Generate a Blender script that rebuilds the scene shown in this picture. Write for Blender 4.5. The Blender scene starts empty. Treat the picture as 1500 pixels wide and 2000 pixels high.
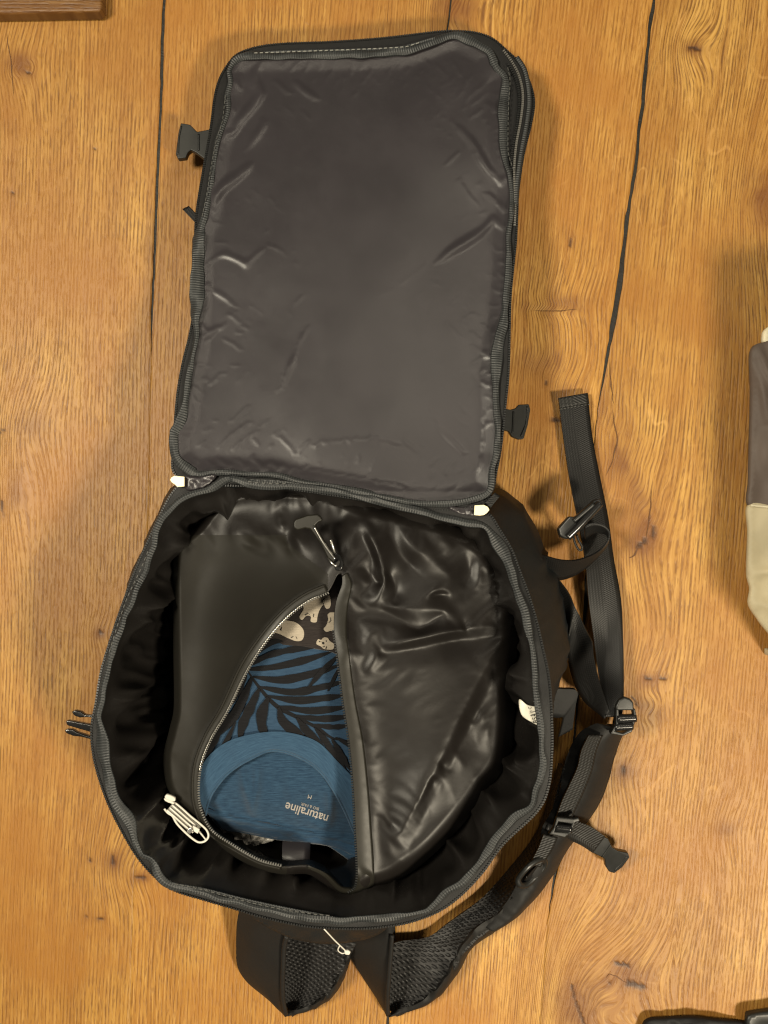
import bpy, bmesh, math, random
import numpy as np
from mathutils import Vector, Matrix
from mathutils.geometry import delaunay_2d_cdt

random.seed(4)
SC = bpy.context.scene
COL = SC.collection

# ------------------------------------------------------------------ camera, world, lamps, exposure
H = 0.95            # camera height over the table top (m)
S = 0.0005          # metres of table per photograph pixel
cam_d = bpy.data.cameras.new("camera")
cam = bpy.data.objects.new("camera", cam_d)
COL.objects.link(cam)
cam.location = (0, 0, H)
cam_d.sensor_fit = 'VERTICAL'
cam_d.sensor_height = 24
cam_d.lens = 24 * H / 1.0
cam_d.clip_start = 0.02
cam_d.clip_end = 50
SC.camera = cam

W = bpy.data.worlds.new("World")
SC.world = W
W.use_nodes = True
W.node_tree.nodes['Background'].inputs[0].default_value = (1.0, 0.90, 0.78, 1)
W.node_tree.nodes['Background'].inputs[1].default_value = 0.075


def lamp(name, loc, aim, size, power, colour=(1.0, 0.86, 0.68)):
    d = bpy.data.lights.new(name, 'AREA')
    d.shape = 'DISK'
    d.size = size
    d.energy = power
    d.color = colour
    o = bpy.data.objects.new(name, d)
    COL.objects.link(o)
    o.location = loc
    o.rotation_euler = (Vector(aim) - Vector(loc)).to_track_quat('-Z', 'Y').to_euler()
    return o


lamp("pendant_lamp", (0.95, -0.92, 1.70), (0.26, -0.40, 0), 0.30, 52, (1.0, 0.88, 0.67))
lamp("ceiling_lamp", (-0.95, 0.22, 1.80), (-0.20, 0.02, 0), 0.42, 46, (1.0, 0.90, 0.71))
lamp("ceiling_lamp", (0.42, 1.10, 1.90), (0.10, 0.2, 0), 0.40, 6, (1.0, 0.89, 0.70))

SC.cycles.use_denoising = True
SC.cycles.sample_clamp_indirect = 3.0
SC.cycles.filter_width = 1.25
SC.view_settings.view_transform = 'Standard'
SC.view_settings.look = 'None'
SC.view_settings.gamma = 1
SC.view_settings.exposure = 0.16


# ------------------------------------------------------------------ helpers
def P(px, py, z=0.0):
    k = S * (H - z) / H
    return Vector(((px - 750) * k, (1000 - py) * k, z))


def P_arr(px, py, z):
    k = S * (H - z) / H
    return np.stack([(px - 750) * k, (1000 - py) * k, z], axis=1)


def spline(pts, step=6.0, closed=False, n=None):
    """Catmull-Rom through pts (any dimension), resampled evenly by length of the first two coordinates."""
    a = np.array(pts, float)
    m = len(a)
    out = []
    segs = m if closed else m - 1
    for i in range(segs):
        if closed:
            p0, p1, p2, p3 = a[(i - 1) % m], a[i], a[(i + 1) % m], a[(i + 2) % m]
        else:
            p1, p2 = a[i], a[i + 1]
            p0 = a[i - 1] if i > 0 else 2 * p1 - p2
            p3 = a[i + 2] if i + 2 < m else 2 * p2 - p1
        # centripetal-like: plain uniform with damped tangents
        t = np.linspace(0, 1, 14, endpoint=False)[:, None]
        m1 = (p2 - p0) * 0.5
        m2 = (p3 - p1) * 0.5
        L = np.linalg.norm(p2 - p1)
        for mm in (m1, m2):
            l = np.linalg.norm(mm)
            if l > 1.25 * L:
                mm *= 1.25 * L / l
        h = (2 * t**3 - 3 * t**2 + 1) * p1 + (t**3 - 2 * t**2 + t) * m1 + (-2 * t**3 + 3 * t**2) * p2 + (t**3 - t**2) * m2
        out.append(h)
    out = np.concatenate(out + ([] if closed else [a[-1:]]))
    if closed:
        out = np.concatenate([out, out[:1]])
    d = np.concatenate([[0], np.cumsum(np.linalg.norm(np.diff(out[:, :2], axis=0), axis=1))])
    if n is None:
        n = max(4, int(round(d[-1] / step)) + 1)
    s = np.linspace(0, d[-1], n)
    r = np.stack([np.interp(s, d, out[:, k]) for k in range(out.shape[1])], axis=1)
    if closed:
        r = r[:-1]
    return r


_rs = np.random.RandomState(7)
_lat = _rs.rand(256, 256)


def vn(x, y, seed=0):
    """value noise, -1..1"""
    x = np.asarray(x, float) + seed * 37.31
    y = np.asarray(y, float) + seed * 17.77
    xi, yi = np.floor(x).astype(int), np.floor(y).astype(int)
    fx, fy = x - xi, y - yi
    fx, fy = fx * fx * fx * (fx * (fx * 6 - 15) + 10), fy * fy * fy * (fy * (fy * 6 - 15) + 10)
    g = lambda i, j: _lat[i & 255, j & 255]
    v = (g(xi, yi) * (1 - fx) + g(xi + 1, yi) * fx) * (1 - fy) + (g(xi, yi + 1) * (1 - fx) + g(xi + 1, yi + 1) * fx) * fy
    return v * 2 - 1


def smooth(x, a, b):
    t = np.clip((np.asarray(x, float) - a) / (b - a), 0, 1)
    return t * t * (3 - 2 * t)


def polydist(X, Y, pts):
    """distance to polyline, param 0..1 along it, signed side"""
    pts = np.array(pts, float)
    L = np.linalg.norm(np.diff(pts, axis=0), axis=1)
    tot, acc = L.sum(), 0.0
    best = np.full(X.shape, 1e9)
    par = np.zeros(X.shape)
    side = np.ones(X.shape)
    for i in range(len(pts) - 1):
        a, b = pts[i], pts[i + 1]
        ab = b - a
        t = np.clip(((X - a[0]) * ab[0] + (Y - a[1]) * ab[1]) / (L[i]**2 + 1e-9), 0, 1)
        dx, dy = X - a[0] - t * ab[0], Y - a[1] - t * ab[1]
        d = np.hypot(dx, dy)
        m = d < best
        best[m] = d[m]
        par[m] = ((acc + t * L[i]) / tot)[m]
        side[m] = np.sign(ab[0] * dy - ab[1] * dx)[m]
        acc += L[i]
    return best, par, side


def ridge(X, Y, pts, amp, w, w2=None, kind='e', taper=0.5):
    """fold along a polyline: width w on its one side, w2 on the other"""
    d, t, s = polydist(X, Y, pts)
    ww = np.where(s > 0, w, w if w2 is None else w2)
    env = np.clip(np.sin(np.pi * np.clip(t, 0, 1)), 0, 1) ** taper
    q = d / ww
    if kind == 'e':
        f = np.exp(-(np.sqrt(q * q + 0.04) - 0.2))
    else:
        f = np.exp(-q * q)
    return amp * env * f


_cf = {}


def crease_field(key, X, Y, lines, res=3.0, pad=30, iters=900, blur=None):
    """height of a cloth pulled over folds: every fold line (points, height, reach) is a fixed crest or valley,
    between the lines the cloth relaxes to a smooth membrane"""
    if key not in _cf:
        allp = np.concatenate([np.array(l[0], float) for l in lines])
        lo = np.minimum(allp.min(0), [X.min(), Y.min()]) - pad
        hi = np.maximum(allp.max(0), [X.max(), Y.max()]) + pad
        nx, ny = int((hi[0] - lo[0]) / res) + 2, int((hi[1] - lo[1]) / res) + 2
        tot = np.zeros((ny, nx))
        for reach in sorted(set(l[2] for l in lines)):
            fx = np.zeros((ny, nx), bool)
            val = np.zeros((ny, nx))
            for pts, amp, rc in lines:
                if rc != reach:
                    continue
                p = spline(pts, res * 0.5)
                t = np.linspace(0, 1, len(p))
                v = amp * np.sin(np.pi * np.clip(t * 0.96 + 0.02, 0, 1))**0.8
                v = v * (1 + 0.25 * vn(t * 5, t * 0 + pts[0][0] * 0.37, 3))
                i = ((p[:, 1] - lo[1]) / res + 0.5).astype(int)
                j = ((p[:, 0] - lo[0]) / res + 0.5).astype(int)
                fx[i, j] = True
                val[i, j] = v
            h = val.copy()
            k = 1.0 / (4.0 + (res / reach)**2)
            for _ in range(min(iters, int(6 * (reach / res)**2) + 60)):
                n = np.zeros_like(h)
                n[1:-1, 1:-1] = (h[:-2, 1:-1] + h[2:, 1:-1] + h[1:-1, :-2] + h[1:-1, 2:]) * k
                h = np.where(fx, val, n)
            for _ in range(blur if blur else 2 if reach < 18 else (6 if reach < 30 else (14 if reach < 36 else 60))):
                hh = h.copy()
                hh[1:-1, 1:-1] = 0.5 * h[1:-1, 1:-1] + 0.125 * (h[:-2, 1:-1] + h[2:, 1:-1] + h[1:-1, :-2] + h[1:-1, 2:])
                h = hh
            tot += h
        _cf[key] = (lo, tot)
    lo, g = _cf[key]
    u = np.clip((X - lo[0]) / res, 0, g.shape[1] - 1.001)
    v = np.clip((Y - lo[1]) / res, 0, g.shape[0] - 1.001)
    i, j = v.astype(int), u.astype(int)
    a, b = v - i, u - j
    return (g[i, j] * (1 - a) + g[i + 1, j] * a) * (1 - b) + (g[i, j + 1] * (1 - a) + g[i + 1, j + 1] * a) * b


def relax_cloth(z0, pin, under, ex, ey, d, sweeps, bend=0.25, grav=0.0004, drag=0.90, follow=1.0):
    """let a slack sheet settle: z0 start heights, pin = held points, under = what it rests on (heights),
    ex, ey = slack along x and y, d = grid spacing (all lengths in the same unit). Returns settled heights."""
    ny, nx = z0.shape
    x, y = np.meshgrid(np.arange(nx) * d, np.arange(ny) * d)
    Q = np.stack([x, y, z0], 2).astype(np.float32)
    V = np.zeros_like(Q)
    w = np.where(pin, 0.0, 1.0).astype(np.float32)
    cons = []

    def add(a, b, rest, k, push):
        wa, wb = w[a], w[b]
        t = wa + wb
        t = np.where(t == 0, 1, t)
        cons.append((a, b, rest, (k * wa / t)[..., None], (k * wb / t)[..., None], push))
    def rest(a, b, k=1.0):
        D = Q[b] - Q[a]
        D[..., 2] *= follow
        return np.sqrt((D * D).sum(-1))
    S_ = lambda a, b, st=1: slice(a, b, st)
    fx_, fy_ = (1 + ex).astype(np.float32), (1 + ey).astype(np.float32)
    fd_ = (fx_ + fy_) / 2
    for o in (0, 1):
        n = (nx - o) // 2
        a, b = (S_(0, ny), S_(o, o + 2 * n - 1, 2)), (S_(0, ny), S_(o + 1, o + 2 * n, 2))
        add(a, b, rest(a, b) * fx_[a], 1.0, False)
        n = (ny - o) // 2
        a, b = (S_(o, o + 2 * n - 1, 2), S_(0, nx)), (S_(o + 1, o + 2 * n, 2), S_(0, nx))
        add(a, b, rest(a, b) * fy_[a], 1.0, False)
        a, b = (S_(o, o + 2 * n - 1, 2), S_(0, nx - 1)), (S_(o + 1, o + 2 * n, 2), S_(1, nx))
        add(a, b, rest(a, b) * fd_[a], 0.5, False)
        a, b = (S_(o, o + 2 * n - 1, 2), S_(1, nx)), (S_(o + 1, o + 2 * n, 2), S_(0, nx - 1))
        add(a, b, rest(a, b) * fd_[a], 0.5, False)
    for reach, kk in ((2, bend), (4, bend * 0.6)):
        m = 2 * reach
        for o in range(m):
            if True:
                ja = [j for j in range(nx - reach) if j % m == o]
                if ja:
                    a, b = (S_(0, ny), S_(ja[0], ja[-1] + 1, m)), (S_(0, ny), S_(ja[0] + reach, ja[-1] + reach + 1, m))
                    add(a, b, rest(a, b) * fx_[a], kk, True)
                ia = [i for i in range(ny - reach) if i % m == o]
                if ia:
                    a, b = (S_(ia[0], ia[-1] + 1, m), S_(0, nx)), (S_(ia[0] + reach, ia[-1] + reach + 1, m), S_(0, nx))
                    add(a, b, rest(a, b) * fy_[a], kk, True)
    wm = w[..., None]
    for it in range(sweeps):
        V *= drag
        V[..., 2] -= grav
        old = Q.copy()
        Q += V * wm
        for a, b, rest, ka, kb, push in cons:
            D = Q[b] - Q[a]
            L = np.sqrt((D * D).sum(-1)) + 1e-9
            c = (L - rest) / L
            if push:
                c = np.minimum(c, 0)
            D *= c[..., None]
            Q[a] += D * ka
            Q[b] -= D * kb
        np.maximum(Q[..., 2], under, out=Q[..., 2])
        V = Q - old
    h = Q[..., 2].astype(float)
    hh = h.copy()
    hh[1:-1, 1:-1] = 0.5 * h[1:-1, 1:-1] + 0.125 * (h[:-2, 1:-1] + h[2:, 1:-1] + h[1:-1, :-2] + h[1:-1, 2:])
    return hh


def sample(g, x0, y0, step, X, Y):
    """smooth lookup (cubic) of a height grid"""
    u = np.clip((X - x0) / step, 1, g.shape[1] - 2.001)
    v = np.clip((Y - y0) / step, 1, g.shape[0] - 2.001)
    i, j = v.astype(int), u.astype(int)
    a, b = v - i, u - j

    def wts(t):
        return [(-t + 2 * t**2 - t**3) / 2, (2 - 5 * t**2 + 3 * t**3) / 2, (t + 4 * t**2 - 3 * t**3) / 2, (-t**2 + t**3) / 2]
    wa, wb = wts(a), wts(b)
    out = 0
    for p in range(4):
        for q in range(4):
            out = out + g[np.clip(i + p - 1, 0, g.shape[0] - 1), np.clip(j + q - 1, 0, g.shape[1] - 1)] * wa[p] * wb[q]
    return out


def inpoly(X, Y, poly):
    poly = np.array(poly, float)
    c = np.zeros(X.shape, bool)
    n = len(poly)
    for i in range(n):
        x1, y1 = poly[i][:2]
        x2, y2 = poly[(i + 1) % n][:2]
        m = ((y1 > Y) != (y2 > Y))
        with np.errstate(divide='ignore', invalid='ignore'):
            xi = (x2 - x1) * (Y - y1) / (y2 - y1) + x1
        c ^= m & (X < xi)
    return c


def new_mesh(name, verts, faces, uvs=None, smooth_shade=True, attrs=None):
    me = bpy.data.meshes.new(name)
    me.from_pydata([tuple(map(float, v)) for v in verts], [], [tuple(map(int, f)) for f in faces])
    if uvs is not None:
        lay = me.uv_layers.new(name="uv")
        idx = np.zeros(len(me.loops), int)
        me.loops.foreach_get("vertex_index", idx)
        lay.data.foreach_set("uv", np.asarray(uvs, float)[idx].ravel())
    for k, v in (attrs or {}).items():
        at = me.attributes.new(k, 'FLOAT', 'POINT')
        at.data.foreach_set("value", np.asarray(v, float))
    if smooth_shade:
        me.polygons.foreach_set("use_smooth", [True] * len(me.polygons))
    me.update()
    return me


def thing(name, label, cat, loc=(0, 0, 0), group=None):
    o = bpy.data.objects.new(name, None)
    COL.objects.link(o)
    o.empty_display_size = 0.05
    o.location = loc
    o['label'] = label
    o['category'] = cat
    if group:
        o['group'] = group
    return o


def obj(name, me, mat, parent=None, label=None, kind=None):
    o = bpy.data.objects.new(name, me)
    COL.objects.link(o)
    me.materials.clear()
    me.materials.append(mat)
    if parent is not None:
        o.parent = parent
        if parent.type == 'EMPTY':
            o.matrix_parent_inverse = Matrix.Translation(-Vector(parent.location))
    if label:
        o['label'] = label
    if kind:
        o['kind'] = kind
    return o


def fill(name, poly, zf, step=5.0, holes=(), skirt=None, uv=True, hole_skirt=None):
    """cloth sheet inside a closed outline; zf gives its height at every point; optional skirt folds its border down"""
    poly = np.array(poly, float)[:, :2]
    loops = [poly] + [np.array(h, float)[:, :2] for h in holes]
    lo, hi = poly.min(0), poly.max(0)
    gx, gy = np.meshgrid(np.arange(lo[0], hi[0] + step, step), np.arange(lo[1], hi[1] + step, step * 0.866))
    gx = gx + (np.arange(gx.shape[0]) % 2)[:, None] * step * 0.5
    gx, gy = gx.ravel(), gy.ravel()
    m = inpoly(gx, gy, poly)
    for h in loops[1:]:
        m &= ~inpoly(gx, gy, h)
    gx, gy = gx[m], gy[m]
    for l in loops:
        d, _, _ = polydist(gx, gy, np.concatenate([l, l[:1]]))
        k = d > step * 0.55
        gx, gy = gx[k], gy[k]
    vs, es = [], []
    for l in loops:
        b = len(vs)
        vs += [Vector((p[0], p[1])) for p in l]
        es += [(b + i, b + (i + 1) % len(l)) for i in range(len(l))]
    vs += [Vector((a, b)) for a, b in zip(gx, gy)]
    r = delaunay_2d_cdt(vs, es, [], 0, 1e-4)
    V = np.array([(v.x, v.y) for v in r[0]])
    F = np.array([f for f in r[2] if len(f) == 3])
    c = V[F].mean(1)
    k = inpoly(c[:, 0], c[:, 1], poly)
    for h in loops[1:]:
        k &= ~inpoly(c[:, 0], c[:, 1], h)
    F = F[k]
    a, b, cc = V[F[:, 0]], V[F[:, 1]], V[F[:, 2]]
    cr = (b[:, 0] - a[:, 0]) * (cc[:, 1] - a[:, 1]) - (b[:, 1] - a[:, 1]) * (cc[:, 0] - a[:, 0])
    F[cr > 0] = F[cr > 0][:, ::-1]
    Z = zf(V[:, 0], V[:, 1])
    W3 = P_arr(V[:, 0], V[:, 1], Z)
    verts, faces = list(W3), [tuple(f) for f in F]
    uvs = list(V * S)

    def add_skirt(l, rings, sign):
        nonlocal verts, faces, uvs
        l = np.array(l)
        zz = zf(l[:, 0], l[:, 1])
        base = P_arr(l[:, 0], l[:, 1], zz)
        t = np.roll(base, -1, 0) - np.roll(base, 1, 0)
        nrm = np.stack([t[:, 1], -t[:, 0]], 1)
        nrm /= np.linalg.norm(nrm, axis=1)[:, None] + 1e-9
        ar = np.sum(l[:, 0] * np.roll(-l[:, 1], -1) - np.roll(l[:, 0], -1) * -l[:, 1])
        if ar < 0:
            nrm = -nrm
        n = len(l)
        prev = None
        for (out, dz, absolute) in [(0, 0, False)] + list(rings):
            q = base.copy()
            q[:, :2] += nrm * out * sign
            q[:, 2] = np.minimum(zz, dz) if absolute else zz + dz
            s0 = len(verts)
            verts += list(q)
            uvs += [(u[0] * S, u[1] * S + dz) for u in l]
            if prev is not None:
                for i in range(n):
                    j = (i + 1) % n
                    f = (prev + i, prev + j, s0 + j, s0 + i)
                    faces.append(f if (ar < 0) == (sign > 0) else f[::-1])
            prev = s0
    if skirt:
        add_skirt(poly, skirt, 1)
    if hole_skirt:
        for h in loops[1:]:
            add_skirt(h, hole_skirt, -1)
    me = new_mesh(name, verts, faces, uvs)
    if skirt or hole_skirt:
        bm = bmesh.new()
        bm.from_mesh(me)
        bmesh.ops.remove_doubles(bm, verts=bm.verts, dist=2e-6)
        bm.to_mesh(me)
        bm.free()
    return me


def loft(name, rings, closed=False, flip=False):
    """rings: arrays (n,3) in world metres"""
    R = [np.array(r, float) for r in rings]
    n = len(R[0])
    if closed:
        R = [np.concatenate([r, r[:1]]) for r in R]
        n += 1
    verts = np.concatenate(R)
    mid = R[len(R) // 2]
    u = np.concatenate([[0], np.cumsum(np.linalg.norm(np.diff(mid, axis=0), axis=1))])
    v = [0.0]
    for a, b in zip(R, R[1:]):
        v.append(v[-1] + float(np.mean(np.linalg.norm(a - b, axis=1))))
    uvs = [(u[i], v[j]) for j in range(len(R)) for i in range(n)]
    faces = []
    for j in range(len(R) - 1):
        for i in range(n - 1):
            f = (j * n + i, j * n + i + 1, (j + 1) * n + i + 1, (j + 1) * n + i)
            faces.append(f[::-1] if flip else f)
    return new_mesh(name, verts, faces, uvs)


def to_world(a):
    a = np.array(a, float)
    return P_arr(a[:, 0], a[:, 1], a[:, 2])


def frames(path, closed=False):
    p = np.array(path)
    if closed:
        t = np.roll(p, -1, 0) - np.roll(p, 1, 0)
    else:
        t = np.gradient(p, axis=0)
    t /= np.linalg.norm(t, axis=1)[:, None] + 1e-12
    z = np.array([0, 0, 1.0])
    s = np.cross(t, z)
    s /= np.linalg.norm(s, axis=1)[:, None] + 1e-9
    u = np.cross(s, t)
    return t, s, u


def sweep(name, path, prof, closed=False, wob=None, tilt=0.0):
    """closed profile [(side, up)] swept along a world path"""
    p = np.array(path, float)
    t, s, u = frames(p, closed)
    if np.ndim(tilt) or tilt:
        c, sn = np.cos(tilt), np.sin(tilt)
        c, sn = (np.reshape(c, (-1, 1)), np.reshape(sn, (-1, 1))) if np.ndim(tilt) else (c, sn)
        s, u = s * c + u * sn, u * c - s * sn
    n, k = len(p), len(prof)
    wob = np.ones(n) if wob is None else np.asarray(wob)
    rings = [p + s * (a * wob)[:, None] + u * b for a, b in list(prof) + [prof[0]]]
    L = np.concatenate([[0], np.cumsum(np.linalg.norm(np.diff(p, axis=0), axis=1))])
    if closed:
        rings = [np.concatenate([r, r[:1]]) for r in rings]
        L = np.concatenate([L, [L[-1] + np.linalg.norm(p[-1] - p[0])]])
        n += 1
    acc = [0.0]
    pr = list(prof) + [prof[0]]
    for a, b in zip(pr, pr[1:]):
        acc.append(acc[-1] + math.hypot(a[0] - b[0], a[1] - b[1]))
    verts = np.concatenate(rings)
    uvs = [(L[i], acc[j]) for j in range(k + 1) for i in range(n)]
    faces = [(j * n + i, j * n + i + 1, (j + 1) * n + i + 1, (j + 1) * n + i) for j in range(k) for i in range(n - 1)]
    if not closed:
        faces.append(tuple(j * n for j in range(k)))
        faces.append(tuple(j * n + n - 1 for j in range(k))[::-1])
    me = new_mesh(name, verts, faces, uvs)
    bm = bmesh.new()
    bm.from_mesh(me)
    bmesh.ops.recalc_face_normals(bm, faces=bm.faces)
    bm.to_mesh(me)
    bm.free()
    return me


def ell(a, b, n=10, flat=1.0):
    return [(a * math.cos(2 * math.pi * i / n), b * math.sin(2 * math.pi * i / n) * (1 if math.sin(2 * math.pi * i / n) > 0 else flat)) for i in range(n)]


def tube(name, pts, r, step=3, closed=False, n=8):
    p = spline(pts, step, closed)
    return sweep(name, to_world(p), ell(r, r, n), closed)


def band(name, A, B, th=0.0014, step=5, cross=6, sag=0.0, wave=None, curve=None):
    """strap between two edges (px,py,z each); real thickness"""
    n = max(len(spline(A, step)), len(spline(B, step)), 6)
    a, b = to_world(spline(A, step, n=n)), to_world(spline(B, step, n=n))
    top = []
    for j in range(cross + 1):
        f = j / cross
        q = a * (1 - f) + b * f
        if sag:
            q[:, 2] += sag * math.sin(math.pi * f)
        if wave is not None:
            q[:, 2] += wave(np.linspace(0, 1, n), f)
        top.append(q)
    g = np.array(top)
    du = np.gradient(g, axis=1)
    dv = np.gradient(g, axis=0)
    nr = np.cross(du, dv)
    nr /= np.linalg.norm(nr, axis=2)[..., None] + 1e-12
    sgn = 1.0 if nr[..., 2].mean() >= 0 else -1.0
    nr *= sgn
    bot = g - nr * th
    rings = list(g) + list(bot[::-1]) + [g[0]]
    n_r = len(rings)
    L = np.concatenate([[0], np.cumsum(np.linalg.norm(np.diff(g[cross // 2], axis=0), axis=1))])
    wd = np.linalg.norm(a - b, axis=1).mean()
    vv = [wd * j / cross for j in range(cross + 1)] + [wd * j / cross for j in range(cross, -1, -1)] + [0]
    verts = np.concatenate(rings)
    uvs = [(L[i], vv[j]) for j in range(n_r) for i in range(n)]
    faces = [(j * n + i, j * n + i + 1, (j + 1) * n + i + 1, (j + 1) * n + i) for j in range(n_r - 1) for i in range(n - 1)]
    faces.append(tuple(j * n for j in range(n_r - 1)))
    faces.append(tuple(j * n + n - 1 for j in range(n_r - 1))[::-1])
    me = new_mesh(name, verts, faces, uvs)
    bm = bmesh.new()
    bm.from_mesh(me)
    bmesh.ops.recalc_face_normals(bm, faces=bm.faces)
    bm.to_mesh(me)
    bm.free()
    for p in me.polygons:
        p.use_smooth = True
    return me


def edge_split(o, ang=40):
    m = o.modifiers.new("edge", 'EDGE_SPLIT')
    m.split_angle = math.radians(ang)
    return o


def plate(name, poly, zt, th, mat, parent, bev=0.0012, holes=(), tilt=None, label=None):
    """moulded piece: outline at height zt (or a height per point), thickness th straight down, rounded edges"""
    poly = np.array(poly, float)
    zz = poly[:, 2] if poly.shape[1] > 2 else np.full(len(poly), zt)
    loops = [[Vector(p) for p in P_arr(poly[:, 0], poly[:, 1], zz)]]
    zc = float(zz.mean())
    for h in holes:
        h = np.array(h, float)
        loops.append([Vector(p) for p in P_arr(h[:, 0], h[:, 1], np.full(len(h), zc))])
    bm = bmesh.new()
    es, lp = [], []
    for l in loops:
        v = [bm.verts.new(p) for p in l]
        lp.append(v)
        es += [bm.edges.new((v[i], v[(i + 1) % len(v)])) for i in range(len(v))]
    bmesh.ops.triangle_fill(bm, use_beauty=True, use_dissolve=False, edges=es)
    bmesh.ops.dissolve_limit(bm, angle_limit=0.02, verts=bm.verts, edges=bm.edges) if not holes else None
    r = bmesh.ops.extrude_face_region(bm, geom=bm.faces[:])
    for g in r['geom']:
        if isinstance(g, bmesh.types.BMVert):
            g.co.z -= th
    bmesh.ops.recalc_face_normals(bm, faces=bm.faces)
    me = bpy.data.meshes.new(name)
    bm.to_mesh(me)
    bm.free()
    me.polygons.foreach_set("use_smooth", [True] * len(me.polygons))
    o = obj(name, me, mat, parent, label)
    if bev:
        b = o.modifiers.new("bevel", 'BEVEL')
        b.width = bev
        b.segments = 3
        b.limit_method = 'ANGLE'
        b.angle_limit = math.radians(35)
    wn = o.modifiers.new("normals", 'WEIGHTED_NORMAL')
    wn.weight = 80
    return o


def boxes(name, items, taper=0.8):
    """items: (centre, t, s, u, half sizes) -> one mesh of small blocks"""
    V, F = [], []
    for c, t, s, u, (a, b, h) in items:
        k = len(V)
        for q, sc in ((-1, 1.0), (1, taper)):
            for x, y in ((-1, -1), (1, -1), (1, 1), (-1, 1)):
                V.append(c + t * (a * x * sc) + s * (b * y * sc) + u * (h * q))
        F += [(k, k + 3, k + 2, k + 1), (k + 4, k + 5, k + 6, k + 7)]
        F += [(k + i, k + (i + 1) % 4, k + 4 + (i + 1) % 4, k + 4 + i) for i in range(4)]
    return new_mesh(name, V, F, None, False)


def teeth(name, path, mat, parent, pitch=0.0022, hw=0.0011, h=0.0007, lift=0.0007, closed=False):
    p = np.array(path)
    if closed:
        p = np.concatenate([p, p[:1]])
    d = np.concatenate([[0], np.cumsum(np.linalg.norm(np.diff(p, axis=0), axis=1))])
    n = int(d[-1] / pitch)
    s = np.linspace(0, d[-1], n)
    q = np.stack([np.interp(s, d, p[:, k]) for k in range(3)], 1)
    t, sd, u = frames(q)
    its = [(q[i] + u[i] * lift, t[i], sd[i], u[i], (pitch * 0.30, hw, h)) for i in range(n)]
    return obj(name, boxes(name, its), mat, parent, kind='stuff')


def stitches(name, path, mat, parent, dash=0.0032, gap=0.0016, w=0.00035, lift=0.0006):
    p = np.array(path)
    d = np.concatenate([[0], np.cumsum(np.linalg.norm(np.diff(p, axis=0), axis=1))])
    n = int(d[-1] / (dash + gap))
    s = np.linspace(0, d[-1], max(n, 2))
    q = np.stack([np.interp(s, d, p[:, k]) for k in range(3)], 1)
    t, sd, u = frames(q)
    its = [(q[i] + u[i] * lift, t[i], sd[i], u[i], (dash / 2, w, 0.0003)) for i in range(len(q))]
    return obj(name, boxes(name, its), mat, parent, kind='stuff')


def text_mesh(name, body, origin, direction, size, zf, lift=0.0004, bold=0.0, squeeze=1.0):
    cu = bpy.data.curves.new(name + "_curve", 'FONT')
    cu.body = body
    cu.size = 1.0
    cu.offset = bold
    cu.resolution_u = 3
    o = bpy.data.objects.new(name + "_curve", cu)
    COL.objects.link(o)
    dg = bpy.context.evaluated_depsgraph_get()
    me0 = bpy.data.meshes.new_from_object(o.evaluated_get(dg))
    bpy.data.objects.remove(o)
    co = np.array([v.co[:] for v in me0.vertices])
    fs = [tuple(p.vertices) for p in me0.polygons]
    bpy.data.meshes.remove(me0)
    bpy.data.curves.remove(cu)
    d = np.array(direction, float)
    d /= np.linalg.norm(d)
    up = np.array([d[1], -d[0]])
    px = np.array(origin, float) + co[:, :1] * size * squeeze * d + co[:, 1:2] * size * up
    z = zf(px[:, 0], px[:, 1]) + lift
    return new_mesh(name, P_arr(px[:, 0], px[:, 1], z), fs, None, False)


# ------------------------------------------------------------------ materials
def mat_new(name):
    m = bpy.data.materials.new(name)
    m.use_nodes = True
    nt = m.node_tree
    return m, nt, nt.nodes['Principled BSDF']


def N(nt, kind, **kw):
    n = nt.nodes.new(kind)
    for k, v in kw.items():
        setattr(n, k, v)
    return n


def math_node(nt, op, a, b=None, c=None, clamp=False):
    n = N(nt, 'ShaderNodeMath', operation=op, use_clamp=clamp)
    for i, x in enumerate((a, b, c)):
        if x is None:
            continue
        if isinstance(x, (int, float)):
            n.inputs[i].default_value = x
        else:
            nt.links.new(x, n.inputs[i])
    return n.outputs[0]


def ramp(nt, x, stops):
    n = N(nt, 'ShaderNodeValToRGB')
    el = n.color_ramp.elements
    while len(el) < len(stops):
        el.new(0.5)
    for e, (p, c) in zip(el, stops):
        e.position = p
        e.color = c if len(c) == 4 else (*c, 1)
    nt.links.new(x, n.inputs[0])
    return n.outputs[0]


def mix(nt, f, a, b, blend='MIX'):
    n = N(nt, 'ShaderNodeMix', data_type='RGBA', blend_type=blend)
    for s, x in ((n.inputs[0], f), (n.inputs[6], a), (n.inputs[7], b)):
        if isinstance(x, (int, float)):
            s.default_value = x
        elif isinstance(x, tuple):
            s.default_value = x if len(x) == 4 else (*x, 1)
        else:
            nt.links.new(x, s)
    return n.outputs[2]


def noise(nt, vec, scale, detail=3.0, rough=0.55, dist=0.0):
    n = N(nt, 'ShaderNodeTexNoise')
    n.inputs['Scale'].default_value = scale
    n.inputs['Detail'].default_value = detail
    n.inputs['Roughness'].default_value = rough
    n.inputs['Distortion'].default_value = dist
    if vec is not None:
        nt.links.new(vec, n.inputs['Vector'])
    return n.outputs[0]


def mapping(nt, vec, scale=(1, 1, 1), rot=(0, 0, 0), loc=(0, 0, 0)):
    n = N(nt, 'ShaderNodeMapping')
    n.inputs['Scale'].default_value = scale
    n.inputs['Rotation'].default_value = rot
    n.inputs['Location'].default_value = loc
    nt.links.new(vec, n.inputs['Vector'])
    return n.outputs[0]


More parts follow.
